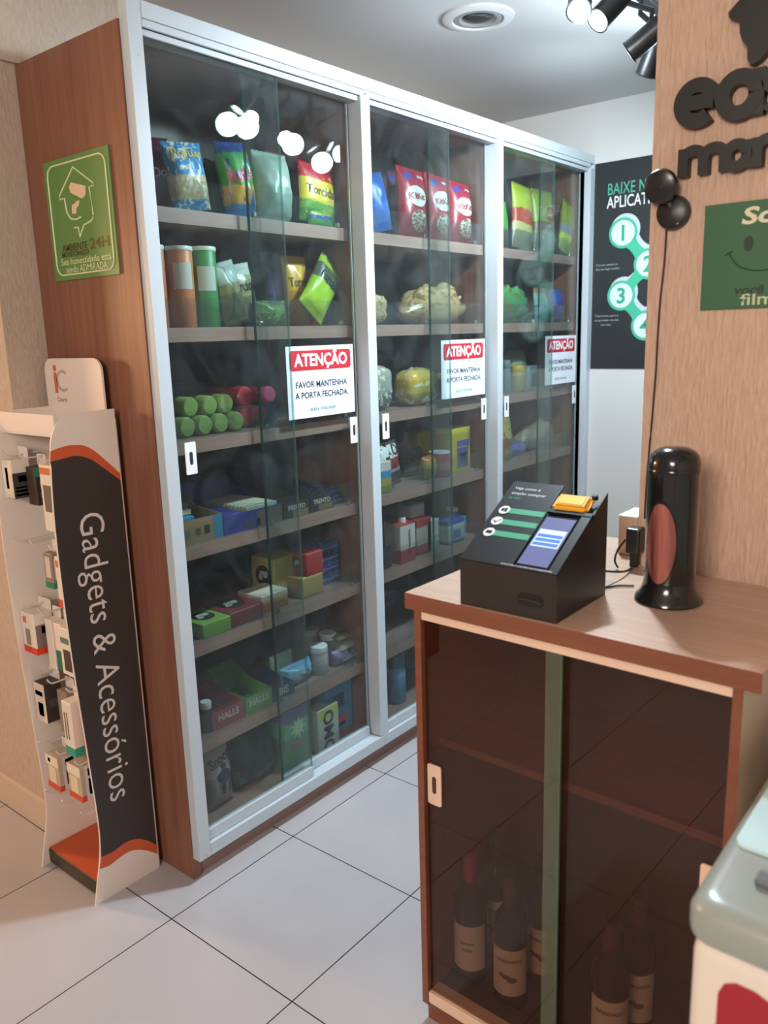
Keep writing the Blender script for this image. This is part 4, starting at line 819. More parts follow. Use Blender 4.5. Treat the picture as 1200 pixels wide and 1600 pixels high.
 ('bread','bread_bag','greyish sliced loaf bag at the left of the third shelf','bread bag',0.983,0.145,1.232,0.148,0.1,0.155,[(0,'6c6a66'),(0.4,'9a9a92'),(1,'aaa89a')],{'g': 'bread bags on the middle shelves','fz': 1}),
 ('bread','bread_bag','yellow sliced loaf bag in the middle of the third shelf','bread bag',1.24,0.14,1.232,0.19,0.11,0.134,[(0,'a3863c'),(0.35,'c9a93c'),(0.7,'d2b04a'),(1,'b8a05a')],{'g': 'bread bags on the middle shelves','n': ('d8d0b4',14,0.58),'fz': 1}),
 ('bread','bread_bag','dark green bag behind the notice,right of the yellow loaf','bag',1.481,0.21,1.232,0.187,0.1,0.104,[(0,'24463a'),(0.6,'2c5a40'),(1,'58964a')],{'g': 'bread bags on the middle shelves'}),
 ('bag','coffee_pack','red and black coffee pack with a white top lettered in black','coffee pack',1.035,0.125,0.943,0.156,0.06,0.162,[(0,'6a6464'),(0.12,'2a1e22'),(0.3,'2a1a20'),(0.36,'a8a0a0'),(0.42,'7a2028'),(0.62,'a02632'),(0.66,'d8dcd8')],{'t': [('PILÃO','1c2024',0.26,0.82,4)],'ry': -6,'g': 'coffee and cocoa packs on the fourth shelf'}),
 ('box','milk_powder_pack','blue and yellow pack low at the left,in front of the coffee','pack',0.965,0.095,0.943,0.086,0.02,0.114,[(0,'8a8a4a'),(0.25,'c8b04a'),(0.5,'2f8cc0'),(0.72,'c8c4b8')],{'g': 'coffee and cocoa packs on the fourth shelf'}),
 ('bag','coffee_pack','dark brown pack behind the coffee pack','coffee pack',1.323,0.225,0.943,0.118,0.07,0.111,[(0,'4a3c24'),(0.4,'3a2420'),(1,'2c1a1c')],{'g': 'coffee and cocoa packs on the fourth shelf','n': ('6a5a3a',20,0.6)}),
 ('bag','cocoa_pack','crumpled brown and orange bag in the back of the fourth shelf','pack',1.33,0.3,0.943,0.13,0.06,0.126,[(0,'5a2a1c'),(0.6,'9a4424'),(1,'a04a2a')],{'g': 'coffee and cocoa packs on the fourth shelf','n': ('d0c8c0',24,0.68)}),
 ('bag','cocoa_pack','olive yellow pack with a dark emblem,left of the red tin','pack',1.29,0.125,0.943,0.078,0.06,0.09,[(0,'7a6c30'),(0.5,'a88c38'),(0.75,'b5702c'),(1,'a05a2a')],{'g': 'coffee and cocoa packs on the fourth shelf'}),
 ('can','paper_cup','dark red cup on top of a stack in the back of the fourth shelf','cup',1.481,0.337,0.943,0.065,0.065,0.196,[(0,'40181c'),(0.7,'551e24'),(0.9,'6a2a2e'),(1,'74302f')],{'lid': '5c2428'}),
 ('can','milk_tin','red milk tin with a silver lid','tin',1.363,0.125,0.943,0.083,0.083,0.097,[(0,'a3383c'),(0.55,'b04444'),(0.8,'a83a3c')],{'lid': 'a9b4b8','lab': ('b06a70',0.3,0.6)}),
 ('jar','mustard_bottle','yellow bottle with a dark neck,in front of the cocoa cartons','bottle',1.54,0.19,0.943,0.064,0.064,0.115,[(0,'b5a832'),(0.72,'c0b23a'),(0.74,'33301c'),(0.84,'33301c')],{'lid': 'd8cc4a','neck': 1,'g': 'yellow lidded bottles'}),
 ('jar','mustard_bottle','yellow lidded bottle half hidden behind the red tin','bottle',1.54,0.258,0.943,0.048,0.048,0.119,[(0,'a89a32'),(1,'b5a63a')],{'lid': 'ccc048','g': 'yellow lidded bottles'}),
 ('box','cocoa_carton','yellow cocoa carton in the back','carton',1.45,0.28,0.943,0.13,0.07,0.163,[(0,'b5a02c'),(1,'ccb832')],{'g': 'yellow cocoa cartons'}),
 ('box','cocoa_carton','yellow cocoa carton in front with a blue badge','carton',1.5,0.155,0.943,0.13,0.08,0.176,[(0,'b8a028'),(0.9,'d2c038'),(1,'d8c83c')],{'p': [(0.25,0.1,0.85,0.55,'3a4a8c'),(0.25,0.58,0.9,0.72,'3c4da0'),(0.38,0.22,0.72,0.42,'d0b86a')],'g': 'yellow cocoa cartons'}),
 ('bag','cocoa_pack','yellow bag with an orange top next to the second mullion','pack',1.555,0.25,0.943,0.06,0.06,0.112,[(0,'b8a02c'),(0.6,'c4a82e'),(0.75,'c06a34'),(1,'ccb83c')],{'g': 'coffee and cocoa packs on the fourth shelf'}),
 ('bag','black_pouch','small black pouch lying low at the left of the fifth shelf','pouch',0.985,0.1,0.663,0.059,0.03,0.08,[(0,'121214'),(1,'1c1c20')],{}),
 ('carton','milk_carton','milk carton with a red roof and a white cap','milk carton',1.094,0.122,0.663,0.09,0.075,0.158,[(0,'b03844'),(0.32,'b03844'),(0.34,'c4c0bc'),(1,'ccc8c4')],{'g': 'cartons on the fifth shelf of the middle bay','cap': 'e6e8ea','roof': 'a82f38','t': [('Piracanjuba','7a2c36',0.09,0.5,90)]}),
 ('box','milk_carton','taller white and red milk carton right of the capped one','milk carton',1.247,0.185,0.663,0.084,0.07,0.185,[(0,'a8343e'),(0.4,'b04048'),(0.42,'b8b6b4'),(1,'c0bfbd')],{'g': 'cartons on the fifth shelf of the middle bay','t': [('Piracanjuba','7a2c36',0.09,0.55,90)]}),
 ('box','dark_carton','dark carton in the back of the fifth shelf,behind the milk','carton',1.458,0.34,0.663,0.145,0.08,0.16,[(0,'3a2c2c'),(1,'4a3c3a')],{'g': 'cartons on the fifth shelf of the middle bay'}),
 ('box','cream_carton','small red and white carton right of the tall milk carton','carton',1.223,0.14,0.663,0.096,0.07,0.138,[(0,'a03a3e'),(0.3,'b8a8a0'),(0.75,'b8a8a0'),(0.8,'a83a40')],{'g': 'cartons on the fifth shelf of the middle bay'}),
 ('box','cream_carton','small white carton with green print behind the door edge','carton',1.284,0.14,0.663,0.077,0.07,0.121,[(0,'6a9484'),(0.3,'b4bab2'),(1,'bcc0b8')],{'g': 'cartons on the fifth shelf of the middle bay'}),
 ('box','cream_carton','blue and white carton,left one of two','carton',1.475,0.205,0.663,0.079,0.07,0.074,[(0,'7c8c90'),(0.8,'9aa4a8'),(0.84,'3a549a')],{'g': 'cartons on the fifth shelf of the middle bay'}),
 ('box','cream_carton','blue and white carton with a round blue badge,right one of two','carton',1.429,0.13,0.663,0.115,0.07,0.097,[(0,'3c5494'),(0.15,'aeb4b8'),(0.78,'b4babc'),(0.82,'3a549c')],{'g': 'cartons on the fifth shelf of the middle bay','p': [(0.3,0.2,0.75,0.55,'4a68b0')]}),
 ('bottle','squeeze_bottle','clear bottle with a white cap,left one of two','bottle',1.567,0.225,0.663,0.036,0.036,0.115,[(0,'59605f'),(0.6,'6a7370'),(1,'5e6664')],{'lid': 'd8dcdc','tip': 'a8343c','g': 'clear bottles with white caps'}),
 ('bottle','squeeze_bottle','clear bottle with a white cap and red tip,right one of two','bottle',1.565,0.195,0.663,0.039,0.039,0.116,[(0,'7f8c8a'),(0.6,'98a5a2'),(1,'7a8684')],{'lid': 'e2e6e6','tip': 'b8343c','g': 'clear bottles with white caps'}),
 ('box','blue_carton','bright light blue carton right of the bottles','carton',1.552,0.175,0.663,0.066,0.05,0.076,[(0,'2f86b8'),(1,'3a9ccc')],{}),
 ('bag','pasta_packet','white pasta packet at the bottom of the lying pile beside the counter','packet',1.018,0.17,0.372,0.189,0.15,0.034,[(0,'8a8a80'),(1,'8a8a80')],{'g': 'flat packets piled on the sixth shelf','flat': 1,'n': ('5a5a48',22,0.6)}),
 ('bag','pasta_packet','pale packet second from below in the lying pile','packet',1.019,0.182,0.406,0.188,0.15,0.034,[(0,'a8a896'),(1,'a8a896')],{'g': 'flat packets piled on the sixth shelf','flat': 1,'n': ('b8b8a8',22,0.6)}),
 ('bag','pasta_packet','yellow and green packet in the middle of the lying pile','packet',1.021,0.194,0.44,0.188,0.15,0.034,[(0,'7a7a4c'),(1,'7a7a4c')],{'g': 'flat packets piled on the sixth shelf','flat': 1,'n': ('5a5a48',22,0.6)}),
 ('bag','pasta_packet','dark striped packet near the top of the lying pile','packet',1.209,0.231,0.474,0.202,0.15,0.034,[(0,'4a4644'),(1,'4a4644')],{'g': 'flat packets piled on the sixth shelf','flat': 1,'n': ('b8b8a8',22,0.6)}),
 ('bag','pasta_packet','brown packet on top of the lying pile','packet',1.225,0.243,0.508,0.203,0.15,0.034,[(0,'7a4c34'),(1,'7a4c34')],{'g': 'flat packets piled on the sixth shelf','flat': 1,'n': ('5a5a48',22,0.6)}),
 ('jar','softener_bottle','light blue bottle with a dark blue cap beside the counter','bottle',1.074,0.15,0.1,0.086,0.086,0.201,[(0,'4f8cac'),(0.75,'5c9cbc'),(1,'5c9cbc')],{'lid': '46566e','lidh': 0.28}),
 ('bag','yellow_pack','yellow green pack behind the light blue bottle','pack',1.335,0.28,0.1,0.098,0.06,0.107,[(0,'7c7a34'),(1,'8a8a3c')],{}),
 ('bag','snack_bag','yellow bag half hidden behind the second mullion','snack bag',1.72,0.2,1.82,0.12,0.06,0.277,[(0,'a8b030'),(1,'c4cc38')],{'g': 'yellow snack bags on the top right shelf'}),
 ('bag','snack_bag','bright green bag beside the second mullion','snack bag',1.8,0.12,1.82,0.14,0.05,0.193,[(0,'3a4a3c'),(0.4,'3f9a38'),(1,'5cb844')],{'g': 'yellow snack bags on the top right shelf'}),
 ('bag','snack_bag','yellow and red snack bag,left of two','snack bag',1.965,0.11,1.82,0.17,0.05,0.262,[(0,'8a8468'),(0.28,'c4bc7a'),(0.4,'c0442c'),(0.62,'b8c032'),(1,'c0c834')],{'g': 'yellow snack bags on the top right shelf','ry': 6}),
 ('bag','snack_bag','yellow and red snack bag,right of two','snack bag',2.085,0.18,1.82,0.15,0.05,0.291,[(0,'8a8468'),(0.28,'c4bc7a'),(0.4,'c0442c'),(0.62,'b8c032'),(1,'c0c834')],{'g': 'yellow snack bags on the top right shelf','ry': 5}),
 ('bag','snack_bag','large yellow bag with an orange ring picture','snack bag',2.19,0.125,1.82,0.19,0.06,0.275,[(0,'8c8270'),(0.36,'7a5a34'),(0.5,'a8b438'),(1,'b8c440')],{'g': 'yellow snack bags on the top right shelf','ring': 1}),
 ('bag','snack_bag','olive yellow bag tipping over to the right end of the shelf','snack bag',2.305,0.088,1.82,0.11,0.05,0.231,[(0,'a8bc48'),(0.2,'b4c84c'),(0.32,'8c9094'),(0.5,'8c9430'),(1,'98a034')],{'g': 'yellow snack bags on the top right shelf','ry': 18}),
 ('bread','green_bag','crumpled green bag pile beside the second mullion','bag',1.9,0.165,1.525,0.34,0.12,0.158,[(0,'4c7a58'),(0.5,'4a8a58'),(1,'52ac62')],{'g': 'bags on the second right shelf'}),
 ('bag','snack_bag','dark blue pack with an orange top behind the green bags','snack bag',2.09,0.28,1.525,0.1,0.05,0.156,[(0,'2f5a84'),(0.5,'3a6c94'),(0.7,'b0603a')],{'g': 'bags on the second right shelf'}),
 ('bag','snack_bag','pale blue pack with a white badge','snack bag',2.14,0.11,1.525,0.11,0.05,0.13,[(0,'6a94a4'),(0.6,'84b0b8'),(1,'9ab8b4')],{'g': 'bags on the second right shelf'}),
 ('bag','snack_bag','orange pack between the pale blue and the dark blue one','snack bag',2.215,0.15,1.525,0.11,0.05,0.156,[(0,'84604c'),(0.5,'a8743c'),(1,'b8846a')],{'g': 'bags on the second right shelf'}),
 ('bag','snack_bag','royal blue pack at the right end of the second shelf','snack bag',2.31,0.115,1.525,0.1,0.05,0.15,[(0,'5a5c88'),(0.4,'5a4c94'),(0.6,'3450a8'),(1,'3a56b0')],{'g': 'bags on the second right shelf'}),
 ('box','red_box','red box half hidden behind the second mullion on the third shelf','box',1.98,0.245,1.232,0.077,0.05,0.219,[(0,'7c3038'),(1,'8c343a')],{'g': 'groceries on the third right shelf'}),
 ('bag','flour_pack','pale cream pack with black print','pack',2.1,0.22,1.232,0.22,0.07,0.174,[(0,'8a9494'),(0.5,'3c464a'),(0.6,'a8b49c'),(1,'b8c4a8')],{'g': 'groceries on the third right shelf'}),
 ('jar','sauce_jar','jar with a yellow lid in front of the cream pack','jar',1.968,0.13,1.232,0.067,0.067,0.112,[(0,'94825a'),(1,'a08c5c')],{'lid': 'c8a23a','g': 'groceries on the third right shelf'}),
 ('box','grey_carton','grey carton with a dark round badge right of the yellow lidded jar','carton',2.085,0.14,1.232,0.12,0.07,0.105,[(0,'9aa0a0'),(0.7,'8a9494'),(1,'8ca8b4')],{'g': 'groceries on the third right shelf','p': [(0.2,0.15,0.8,0.7,'4c6468')]}),
 ('box','red_box','dark red pack left of the third notice','box',2.294,0.35,1.232,0.143,0.06,0.203,[(0,'8a3438'),(1,'8e2c34')],{'g': 'groceries on the third right shelf'}),
 ('jar','grey_tin','blue grey tin beside the second mullion','tin',1.856,0.12,1.232,0.039,0.039,0.139,[(0,'5c6c78'),(1,'6c7c88')],{'lid': '7a8a94','g': 'groceries on the third right shelf'}),
 ('box','blue_box','light blue box beside the second mullion on the fourth shelf','box',1.887,0.19,0.943,0.131,0.06,0.199,[(0,'b8a8ac'),(0.3,'4a7894'),(0.6,'a8b8c4'),(0.75,'3a9cc4')],{}),
 ('bag','patterned_pack','tall narrow yellow and brown pack next to the light blue box','pack',1.836,0.105,0.943,0.087,0.04,0.193,[(0,'a89c48'),(0.25,'84542c'),(0.5,'a8a45a'),(0.8,'a08448'),(1,'b0a45c')],{'n': ('7a4a2c',16,0.6)}),
 ('bag','blue_packet','small blue packet lying on the fourth shelf','packet',1.977,0.155,0.943,0.195,0.08,0.05,[(0,'3a4ea8'),(1,'4a60b8')],{}),
 ('box','flat_box','flat olive yellow packet lying behind the blue packet','packet',2.25,0.31,0.943,0.23,0.1,0.035,[(0,'5c5c3c'),(0.5,'94945c'),(1,'7c7c50')],{}),
 ('bread','bread_bag','bread in a clear wrapper at the right of the fourth shelf','bread bag',2.196,0.18,0.943,0.338,0.13,0.14,[(0,'7c8484'),(0.4,'9a948a'),(1,'a8986c')],{'g': 'bread bags on the middle shelves','n': ('8c6c60',12,0.6)}),
 ('bag','green_packet','yellow green packet low behind the terminal','packet',2.304,0.175,0.663,0.123,0.05,0.06,[(0,'6a7a4a'),(1,'9aa860')],{}),
]

# ------------------------------------------------------------------ goods on the shelves
rng = random.Random(7)
def drop(o, x, y, z):
    """stand a (possibly leaning) object on height z"""
    R = o.rotation_euler.to_matrix(); lo = min((R @ v.co).z for v in o.data.vertices)
    o.location = (x, y, z+.0006-lo)
def bagfun(w, h, d, seed):
    r = random.Random(seed); ph = [r.uniform(0, 6.28) for _ in range(6)]
    def f(u, v):                                   # u -1..1, v 0..1 -> half thickness, half width
        s = .055; vv = min(1, max(0, (v-s)/(1-2*s)))
        e = (4*vv*(1-vv))**.45 if 0 < vv < 1 else 0
        t = max(0, 1-abs(u)**2.6)**.6
        wr = 1+.10*math.sin(5*u+ph[0]+6*v)*math.sin(7*v+ph[1])+.06*math.sin(11*u+ph[2])*math.sin(13*v+ph[3])
        hw = w/2*(1-.07*math.sin(math.pi*v)+.015*math.sin(9*v+ph[4]))
        return d/2*e*t*wr+.0008, hw
    return f
def bag_mesh(w, h, d, seed):
    f = bagfun(w, h, d, seed); bm = bmesh.new(); nu, nv = 16, 22; S = []
    for sgn in (-1, 1):
        g = []
        for j in range(nv+1):
            v = j/nv; row = []
            for i in range(nu+1):
                u = -1+2*i/nu; t, hw = f(u, v)
                zz = v*h+(.006*h*((i % 2)*2-1) if j == nv else 0)
                row.append(bm.verts.new((u*hw, sgn*t, zz)))
            g.append(row)
        S.append(g)
        for j in range(nv):
            for i in range(nu):
                q = (g[j][i], g[j][i+1], g[j+1][i+1], g[j+1][i]); bm.faces.new(q if sgn < 0 else q[::-1])
    A, B = S
    for j in range(nv):
        bm.faces.new((A[j][0], A[j+1][0], B[j+1][0], B[j][0])); bm.faces.new((A[j][nu], B[j][nu], B[j+1][nu], A[j+1][nu]))
    for i in range(nu):
        bm.faces.new((A[0][i], B[0][i], B[0][i+1], A[0][i+1])); bm.faces.new((A[nv][i], A[nv][i+1], B[nv][i+1], B[nv][i]))
    return bm, f
def on_bag(bm, f, h, off):
    for v in bm.verts:
        t, hw = f(max(-1, min(1, v.co.x/max(1e-6, f(0, v.co.y/h)[1]))), v.co.y/h); v.co = Vector((v.co.x, -t-off, v.co.y))
    return bm
def disc_bm(cx, cy, rx, ry, n=28, m=4):
    bm = bmesh.new(); c = bm.verts.new((cx, cy, 0)); prev = None
    for k in range(1, m+1):
        rg = [bm.verts.new((cx+rx*k/m*math.cos(2*math.pi*i/n), cy+ry*k/m*math.sin(2*math.pi*i/n), 0)) for i in range(n)]
        for i in range(n):
            if prev: bm.faces.new((prev[i], rg[i], rg[(i+1) % n], prev[(i+1) % n]))
            else: bm.faces.new((c, rg[i], rg[(i+1) % n]))
        prev = rg
    return bm
def grid_bm(x0, x1, y0, y1, n=6):
    bm = bmesh.new(); g = [[bm.verts.new((x0+(x1-x0)*i/n, y0+(y1-y0)*j/n, 0)) for i in range(n+1)] for j in range(n+1)]
    for j in range(n):
        for i in range(n): bm.faces.new((g[j][i], g[j][i+1], g[j+1][i+1], g[j+1][i]))
    return bm
def text_flat(body, size, wfit, rot, dx, dy):
    bm = text_bm(body, size, bold=size*.03, wfit=wfit); bm.transform(Matrix.Translation((dx, dy, 0)) @ Matrix.Rotation(math.radians(rot), 4, 'Z')); return bm
def item(kind, name, lab, cat, x, y, z, w, d, h, bands, o):
    seed = hash_(lab); m = pack(bands, o.get('n'), .32 if kind == 'bag' else .45)
    if kind == 'bag':
        if o.get('flat'):
            bm, f = bag_mesh(d, w, h, seed); bm.transform(Matrix.Rotation(math.radians(90), 4, 'Z') @ Matrix.Rotation(math.radians(-90), 4, 'X'))
            ob = link(name, bm, m, None, None, True); drop(ob, x, y, z)
            tag(ob, lab, cat, o.get('g')); ob.location.x -= w/2; return
        bm, f = bag_mesh(w, h, d, seed); ob = link(name, bm, m, None, None, True)
        ob.rotation_euler = (math.radians(o.get('rx', -4)), math.radians(o.get('ry', 0)), 0); drop(ob, x, y, z)
        for body, c, sz, v, rot in o.get('t', []):
            tb = text_flat(body, sz*h*1.3, None, rot, 0, v*h)
            xs = [q.co.x for q in tb.verts]; ww = max(xs)-min(xs)
            if ww > .8*w:
                k = .8*w/ww
                for q in tb.verts: q.co.x *= k
            link('lettering', on_bag(tb, f, h, .0010), mat(c, .4), ob)
        if o.get('kit'):
            link('printed_oval', on_bag(disc_bm(0, .58*h, .36*w, .15*h), f, h, .0008), mat('d8d4d4', .4), ob)
            tb = text_flat('KitKat', .13*h, .60*w, 6, 0, .58*h); link('lettering', on_bag(tb, f, h, .0018), mat('a8202f', .4), ob)
            link('printed_picture', on_bag(disc_bm(.10*w, .24*h, .34*w, .15*h), f, h, .0008), pack([(0, 'b08a6a'), (1, 'd8d0c8')], ('6a4a38', 30, .5)), ob)
            link('printed_patch', on_bag(grid_bm(-.36*w, -.12*w, .80*h, .90*h), f, h, .0008), mat('3a3f9a', .4), ob)
            link('printed_patch', on_bag(grid_bm(.10*w, .38*w, .86*h, .90*h), f, h, .0008), mat('c8c8cc', .4), ob)
        if o.get('ring'):
            a = disc_bm(.12*w, .62*h, .20*w, .12*h); link('printed_picture', on_bag(a, f, h, .0008), mat('c05a30', .4), ob)
            a = disc_bm(.12*w, .62*h, .13*w, .075*h); link('printed_picture', on_bag(a, f, h, .0014), mat('d8a850', .4), ob)
        if o.get('fig'):
            a = disc_bm(.04*w, .50*h, .26*w, .10*h); link('printed_figure', on_bag(a, f, h, .0008), mat('2c3350', .4), ob)
            for q in (-.06, .16): link('printed_figure', on_bag(grid_bm(q*w, (q+.10)*w, .22*h, .44*h), f, h, .0008), mat('5a3a34', .4), ob)
            link('printed_figure', on_bag(disc_bm(.05*w, .64*h, .09*w, .05*h), f, h, .0008), mat('6a4a40', .4), ob)
    elif kind == 'bread':
        r = random.Random(seed); bm = bmesh.new(); n = max(2, int(round(w/.075))); rows = 2 if h > .125 and not o.get('fz') else 1
        bmesh.ops.create_icosphere(bm, subdivisions=4, radius=1)
        ph = [r.uniform(0, 6) for _ in range(4)]
        lumps = [Vector((r.uniform(-1, 1), r.uniform(-1, .3), r.uniform(-.7, 1))) for _ in range(22)]
        for v in bm.verts:
            c = v.co.copy(); p = 2.6 if not o.get('fz') else 4
            k = (abs(c.x)**p+abs(c.y)**p+abs(c.z)**p)**(-1/p); c *= k
            cell = max(math.exp(-((c.x-q.x)**2*(w/.16)**2+(c.y-q.y)**2+(c.z-q.z)**2*1.3)/.16) for q in lumps)
            bmp = (.30 if not o.get('fz') else .10)*(cell-.55)+.025*math.sin(19*c.x+9*c.z+ph[2])*math.sin(13*c.z-7*c.x)+.02*math.sin(31*c.x-23*c.z+ph[3])
            top = 1-.30*abs(c.x)**2 if not o.get('fz') else 1
            v.co = Vector((c.x*w/2*(1+.4*bmp), c.y*d/2*(1+bmp), (c.z+1)*h/2*(1+bmp*.8)*top))
        m = pack(bands, o.get('n') or ('8a6a3a' if not o.get('fz') else 'e0dcc8', 30, .57), .22)
        ob = link(name, bm, m, None, None, True); drop(ob, x, y, z)
        kx = w*.5*.9; tb = tube([(kx, 0, h*.55), (kx+.012, 0, h*.62), (kx+.022, -.004, h*.70)], .006, 8); link('twisted_end', tb, mat('b8b0a0', .25), ob, None, True)
    elif kind == 'box':
        ob = link(name, bbox(-w/2, w/2, -d/2, d/2, 0, h, min(.002, h*.06), 1), m); ob.location = (x, y, z+.0006)
        ov = o.get('oval')
        if ov:
            if ov == 'top': T = Matrix.Translation((0, 0, h+.0004)); a, b = .34*w, .30*d
            else: T = Matrix.Translation((-w/2-.0004, 0, h*.55)) @ LEFT; a, b = .32*d, .26*h
            q = disc_bm(0, 0, a, b); q.transform(T); link('printed_oval', q, mat('1c1416' if ov == 'top' else '3a1c1e', .4), ob)
            q = text_bm('ge', b*1.2, bold=b*.05, shear=.3); q.transform(T @ Matrix.Translation((0, 0, .0005))); link('lettering', q, mat('c8c4bc', .4), ob)
        for u0, v0, u1, v1, c in o.get('p', []):
            link('printed_panel', bbox((u0-.5)*w, (u1-.5)*w, -d/2-.0007, -d/2-.0002, v0*h, v1*h), mat(c, .45), ob)
        for body, c, sz, v, rot in o.get('t', []):
            q = text_flat(body, sz*h, None, rot, 0, 0); xs = [t.co.x for t in q.verts]; ww = max(xs)-min(xs); k = min(1, .86*w/ww)
            for t in q.verts: t.co.x *= k
            q.transform(Matrix.Translation((0, -d/2-.0012, v*h)) @ FRONT); link('lettering', q, mat(c, .45), ob)
        if o.get('star'):
            pts = []
            for i in range(18):
                rr = (.34 if i % 2 == 0 else .15)*w; pts.append((.05*w+rr*math.cos(i*math.pi/9), .66*h+rr*1.1*math.sin(i*math.pi/9)))
            link('printed_star', prism(pts, -d/2-.0010, -d/2-.0003, 'XZ'), mat('b4d0a0', .45), ob)
    elif kind == 'carton':
        bm = bmesh.new(); hb = h*.90
        V = [bm.verts.new(c) for c in ((-w/2, -d/2, 0), (w/2, -d/2, 0), (w/2, d/2, 0), (-w/2, d/2, 0), (-w/2, -d/2, hb), (w/2, -d/2, hb), (w/2, d/2, hb*1.10), (-w/2, d/2, hb*1.10))]
        for q in ((3, 2, 1, 0), (4, 5, 6, 7), (0, 1, 5, 4), (1, 2, 6, 5), (2, 3, 7, 6), (3, 0, 4, 7)): bm.faces.new([V[i] for i in q])
        ob = link(name, bm, m); ob.location = (x, y, z+.0006)
        bm = bmesh.new(); e = .0006
        bm.faces.new([bm.verts.new(c) for c in ((-w/2, -d/2, hb+e), (w/2, -d/2, hb+e), (w/2, d/2, hb*1.10+e), (-w/2, d/2, hb*1.10+e))]); link('sloping_roof', bm, mat(o['roof'], .45), ob)
        link('cap', lathe([(.014, hb*1.03), (.014, hb*1.03+.016), (.012, hb*1.03+.018)], 20, .01, -.004), mat(o['cap'], .4), ob)
        for body, c, sz, v, rot in o.get('t', []):
            q = text_flat(body, .02, .55*h, rot, 0, 0); q.transform(Matrix.Translation((.1*w, -d/2-.0012, v*h)) @ FRONT); link('lettering', q, mat(c, .45), ob)
    elif kind in ('can', 'jar', 'bottle'):
        R = w/2
        if kind == 'can': prof = [(R*.96, 0), (R, .004), (R, h*.955), (R*.98, h*.96)]; lid = [(R*1.03, h*.955), (R*1.04, h*.96), (R*1.04, h), (R*1.0, h+.002), (R*.9, h)]
        elif kind == 'jar':
            a = o.get('lidh', .22)
            prof = [(R*.94, 0), (R, .004), (R, h*(.9-a)), (R*.86, h*(1-a)), (R*.86, h*(1-a)+.001)]; lid = [(R*.93, h*(1-a)), (R*.96, h*(1-a)+.002), (R*.96, h*.97), (R*.88, h)]
            if o.get('neck'): prof = [(R*.9, 0), (R*.95, .004), (R*.95, h*.60), (R*.7, h*.74), (R*.7, h*.80)]; lid = [(R*.86, h*.80), (R*.90, h*.82), (R*.88, h*.97), (R*.8, h)]
        else: prof = [(R*.92, 0), (R, .005), (R, h*.60), (R*.8, h*.70), (R*.55, h*.76), (R*.55, h*.80)]; lid = [(R*.62, h*.80), (R*.62, h*.94), (R*.45, h*.96)]
        ob = link(name, lathe(prof, 32), m, None, (x, y, z+.0006)); tsm(ob, 40)
        tsm(link('lid', lathe(lid, 32), mat(o['lid'], .4), ob), 40)
        if o.get('tip'): link('tip', lathe([(R*.25, h*.962), (R*.18, h*1.04)], 16), mat(o['tip'], .4), ob)
        if o.get('lab'):
            c, v0, v1 = o['lab']; q = bmesh.new(); a0 = math.radians(250); A = [[q.verts.new((R*1.008*math.cos(a0+t*.08), R*1.008*math.sin(a0+t*.08), vv*h)) for t in range(-9, 10)] for vv in (v0, v1)]
            for i in range(18): q.faces.new((A[0][i], A[0][i+1], A[1][i+1], A[1][i]))
            link('paper_label', q, mat(c, .5), ob, None, True)
    elif kind == 'roll':
        r = o['r']; bm = bmesh.new(); n = 16; R = []
        for yy, k in ((-d/2, .45), (-d/2, .82), (-d/2+.006, 1), (d/2-.006, 1), (d/2, .82), (d/2, .45)):
            R.append([bm.verts.new((r*k*math.cos(2*math.pi*(i+.5)/n)*(1+.04*math.cos(8*math.pi*i/n)), yy, r+r*k*math.sin(2*math.pi*(i+.5)/n))) for i in range(n)])
        for a, b in zip(R, R[1:]):
            for i in range(n): bm.faces.new((a[i], b[i], b[(i+1) % n], a[(i+1) % n]))
        bm.faces.new(R[0]); bm.faces.new(R[-1][::-1]); bmesh.ops.recalc_face_normals(bm, faces=bm.faces[:])
        ob = link(name, bm, pack(bands, None, .3), None, (x, y, z+.0006)); tsm(ob, 40)
        if o.get('band'):
            R = [[ ((r+.0006)*math.cos(2*math.pi*(i+.5)/n)*(1+.04*math.cos(8*math.pi*i/n)), yy, r+(r+.0006)*math.sin(2*math.pi*(i+.5)/n)) for i in range(n)] for yy in (-d*.22, d*.08)]
            q = bmesh.new(); R = [[q.verts.new(c) for c in row] for row in R]
            for i in range(n): q.faces.new((R[0][i], R[1][i], R[1][(i+1) % n], R[0][(i+1) % n]))
            link('printed_band', q, mat(o['band'], .4), ob, None, True)
    tag(ob, lab, cat, o.get('g'))
    return ob
def hash_(s): return sum((i+1)*ord(c) for i, c in enumerate(s)) % 100003
for it in ITEMS: item(*it)

# open display trays
def tray(name, lab, x0, x1, y0, y1, z, hf, hb, m, inner, front_text=None, tcol='d8d4c8', group=None, extra=None):
    o0 = ((x0+x1)/2, (y0+y1)/2, z+.0006); z = z+.0006; t = .002
    r = thing(name, lab, 'display box', o0, group)
    part(r, 'front_wall', bbox(x0, x1, y0, y0+t, z, z+hf), m)
    part(r, 'back_wall', bbox(x0, x1, y1-t, y1, z, z+hb), m)
    for xa in (x0, x1-t): part(r, 'side_wall', prism([(y0+t, z), (y1-t, z), (y1-t, z+hb), (y0+(y1-y0)*.55, z+hf*1.15), (y0+t, z+hf)], xa, xa+t, 'YZ'), m)
    part(r, 'bottom', bbox(x0+t, x1-t, y0+t, y1-t, z, z+.002), inner)
    if front_text:
        s, k = front_text; letter(s, k, at(FRONT, ((x0+x1)/2, y0-.0008, z+hf*.62)), mat(tcol, .5), r, origin=o0, bold=k*.03)
    for a, b, c, d, hx in extra or []: part(r, 'printed_panel', bbox(x0+(x1-x0)*a, x0+(x1-x0)*c, y0-.0006, y0-.0001, z+hf*b, z+hf*d), mat(hx, .5))
    return r
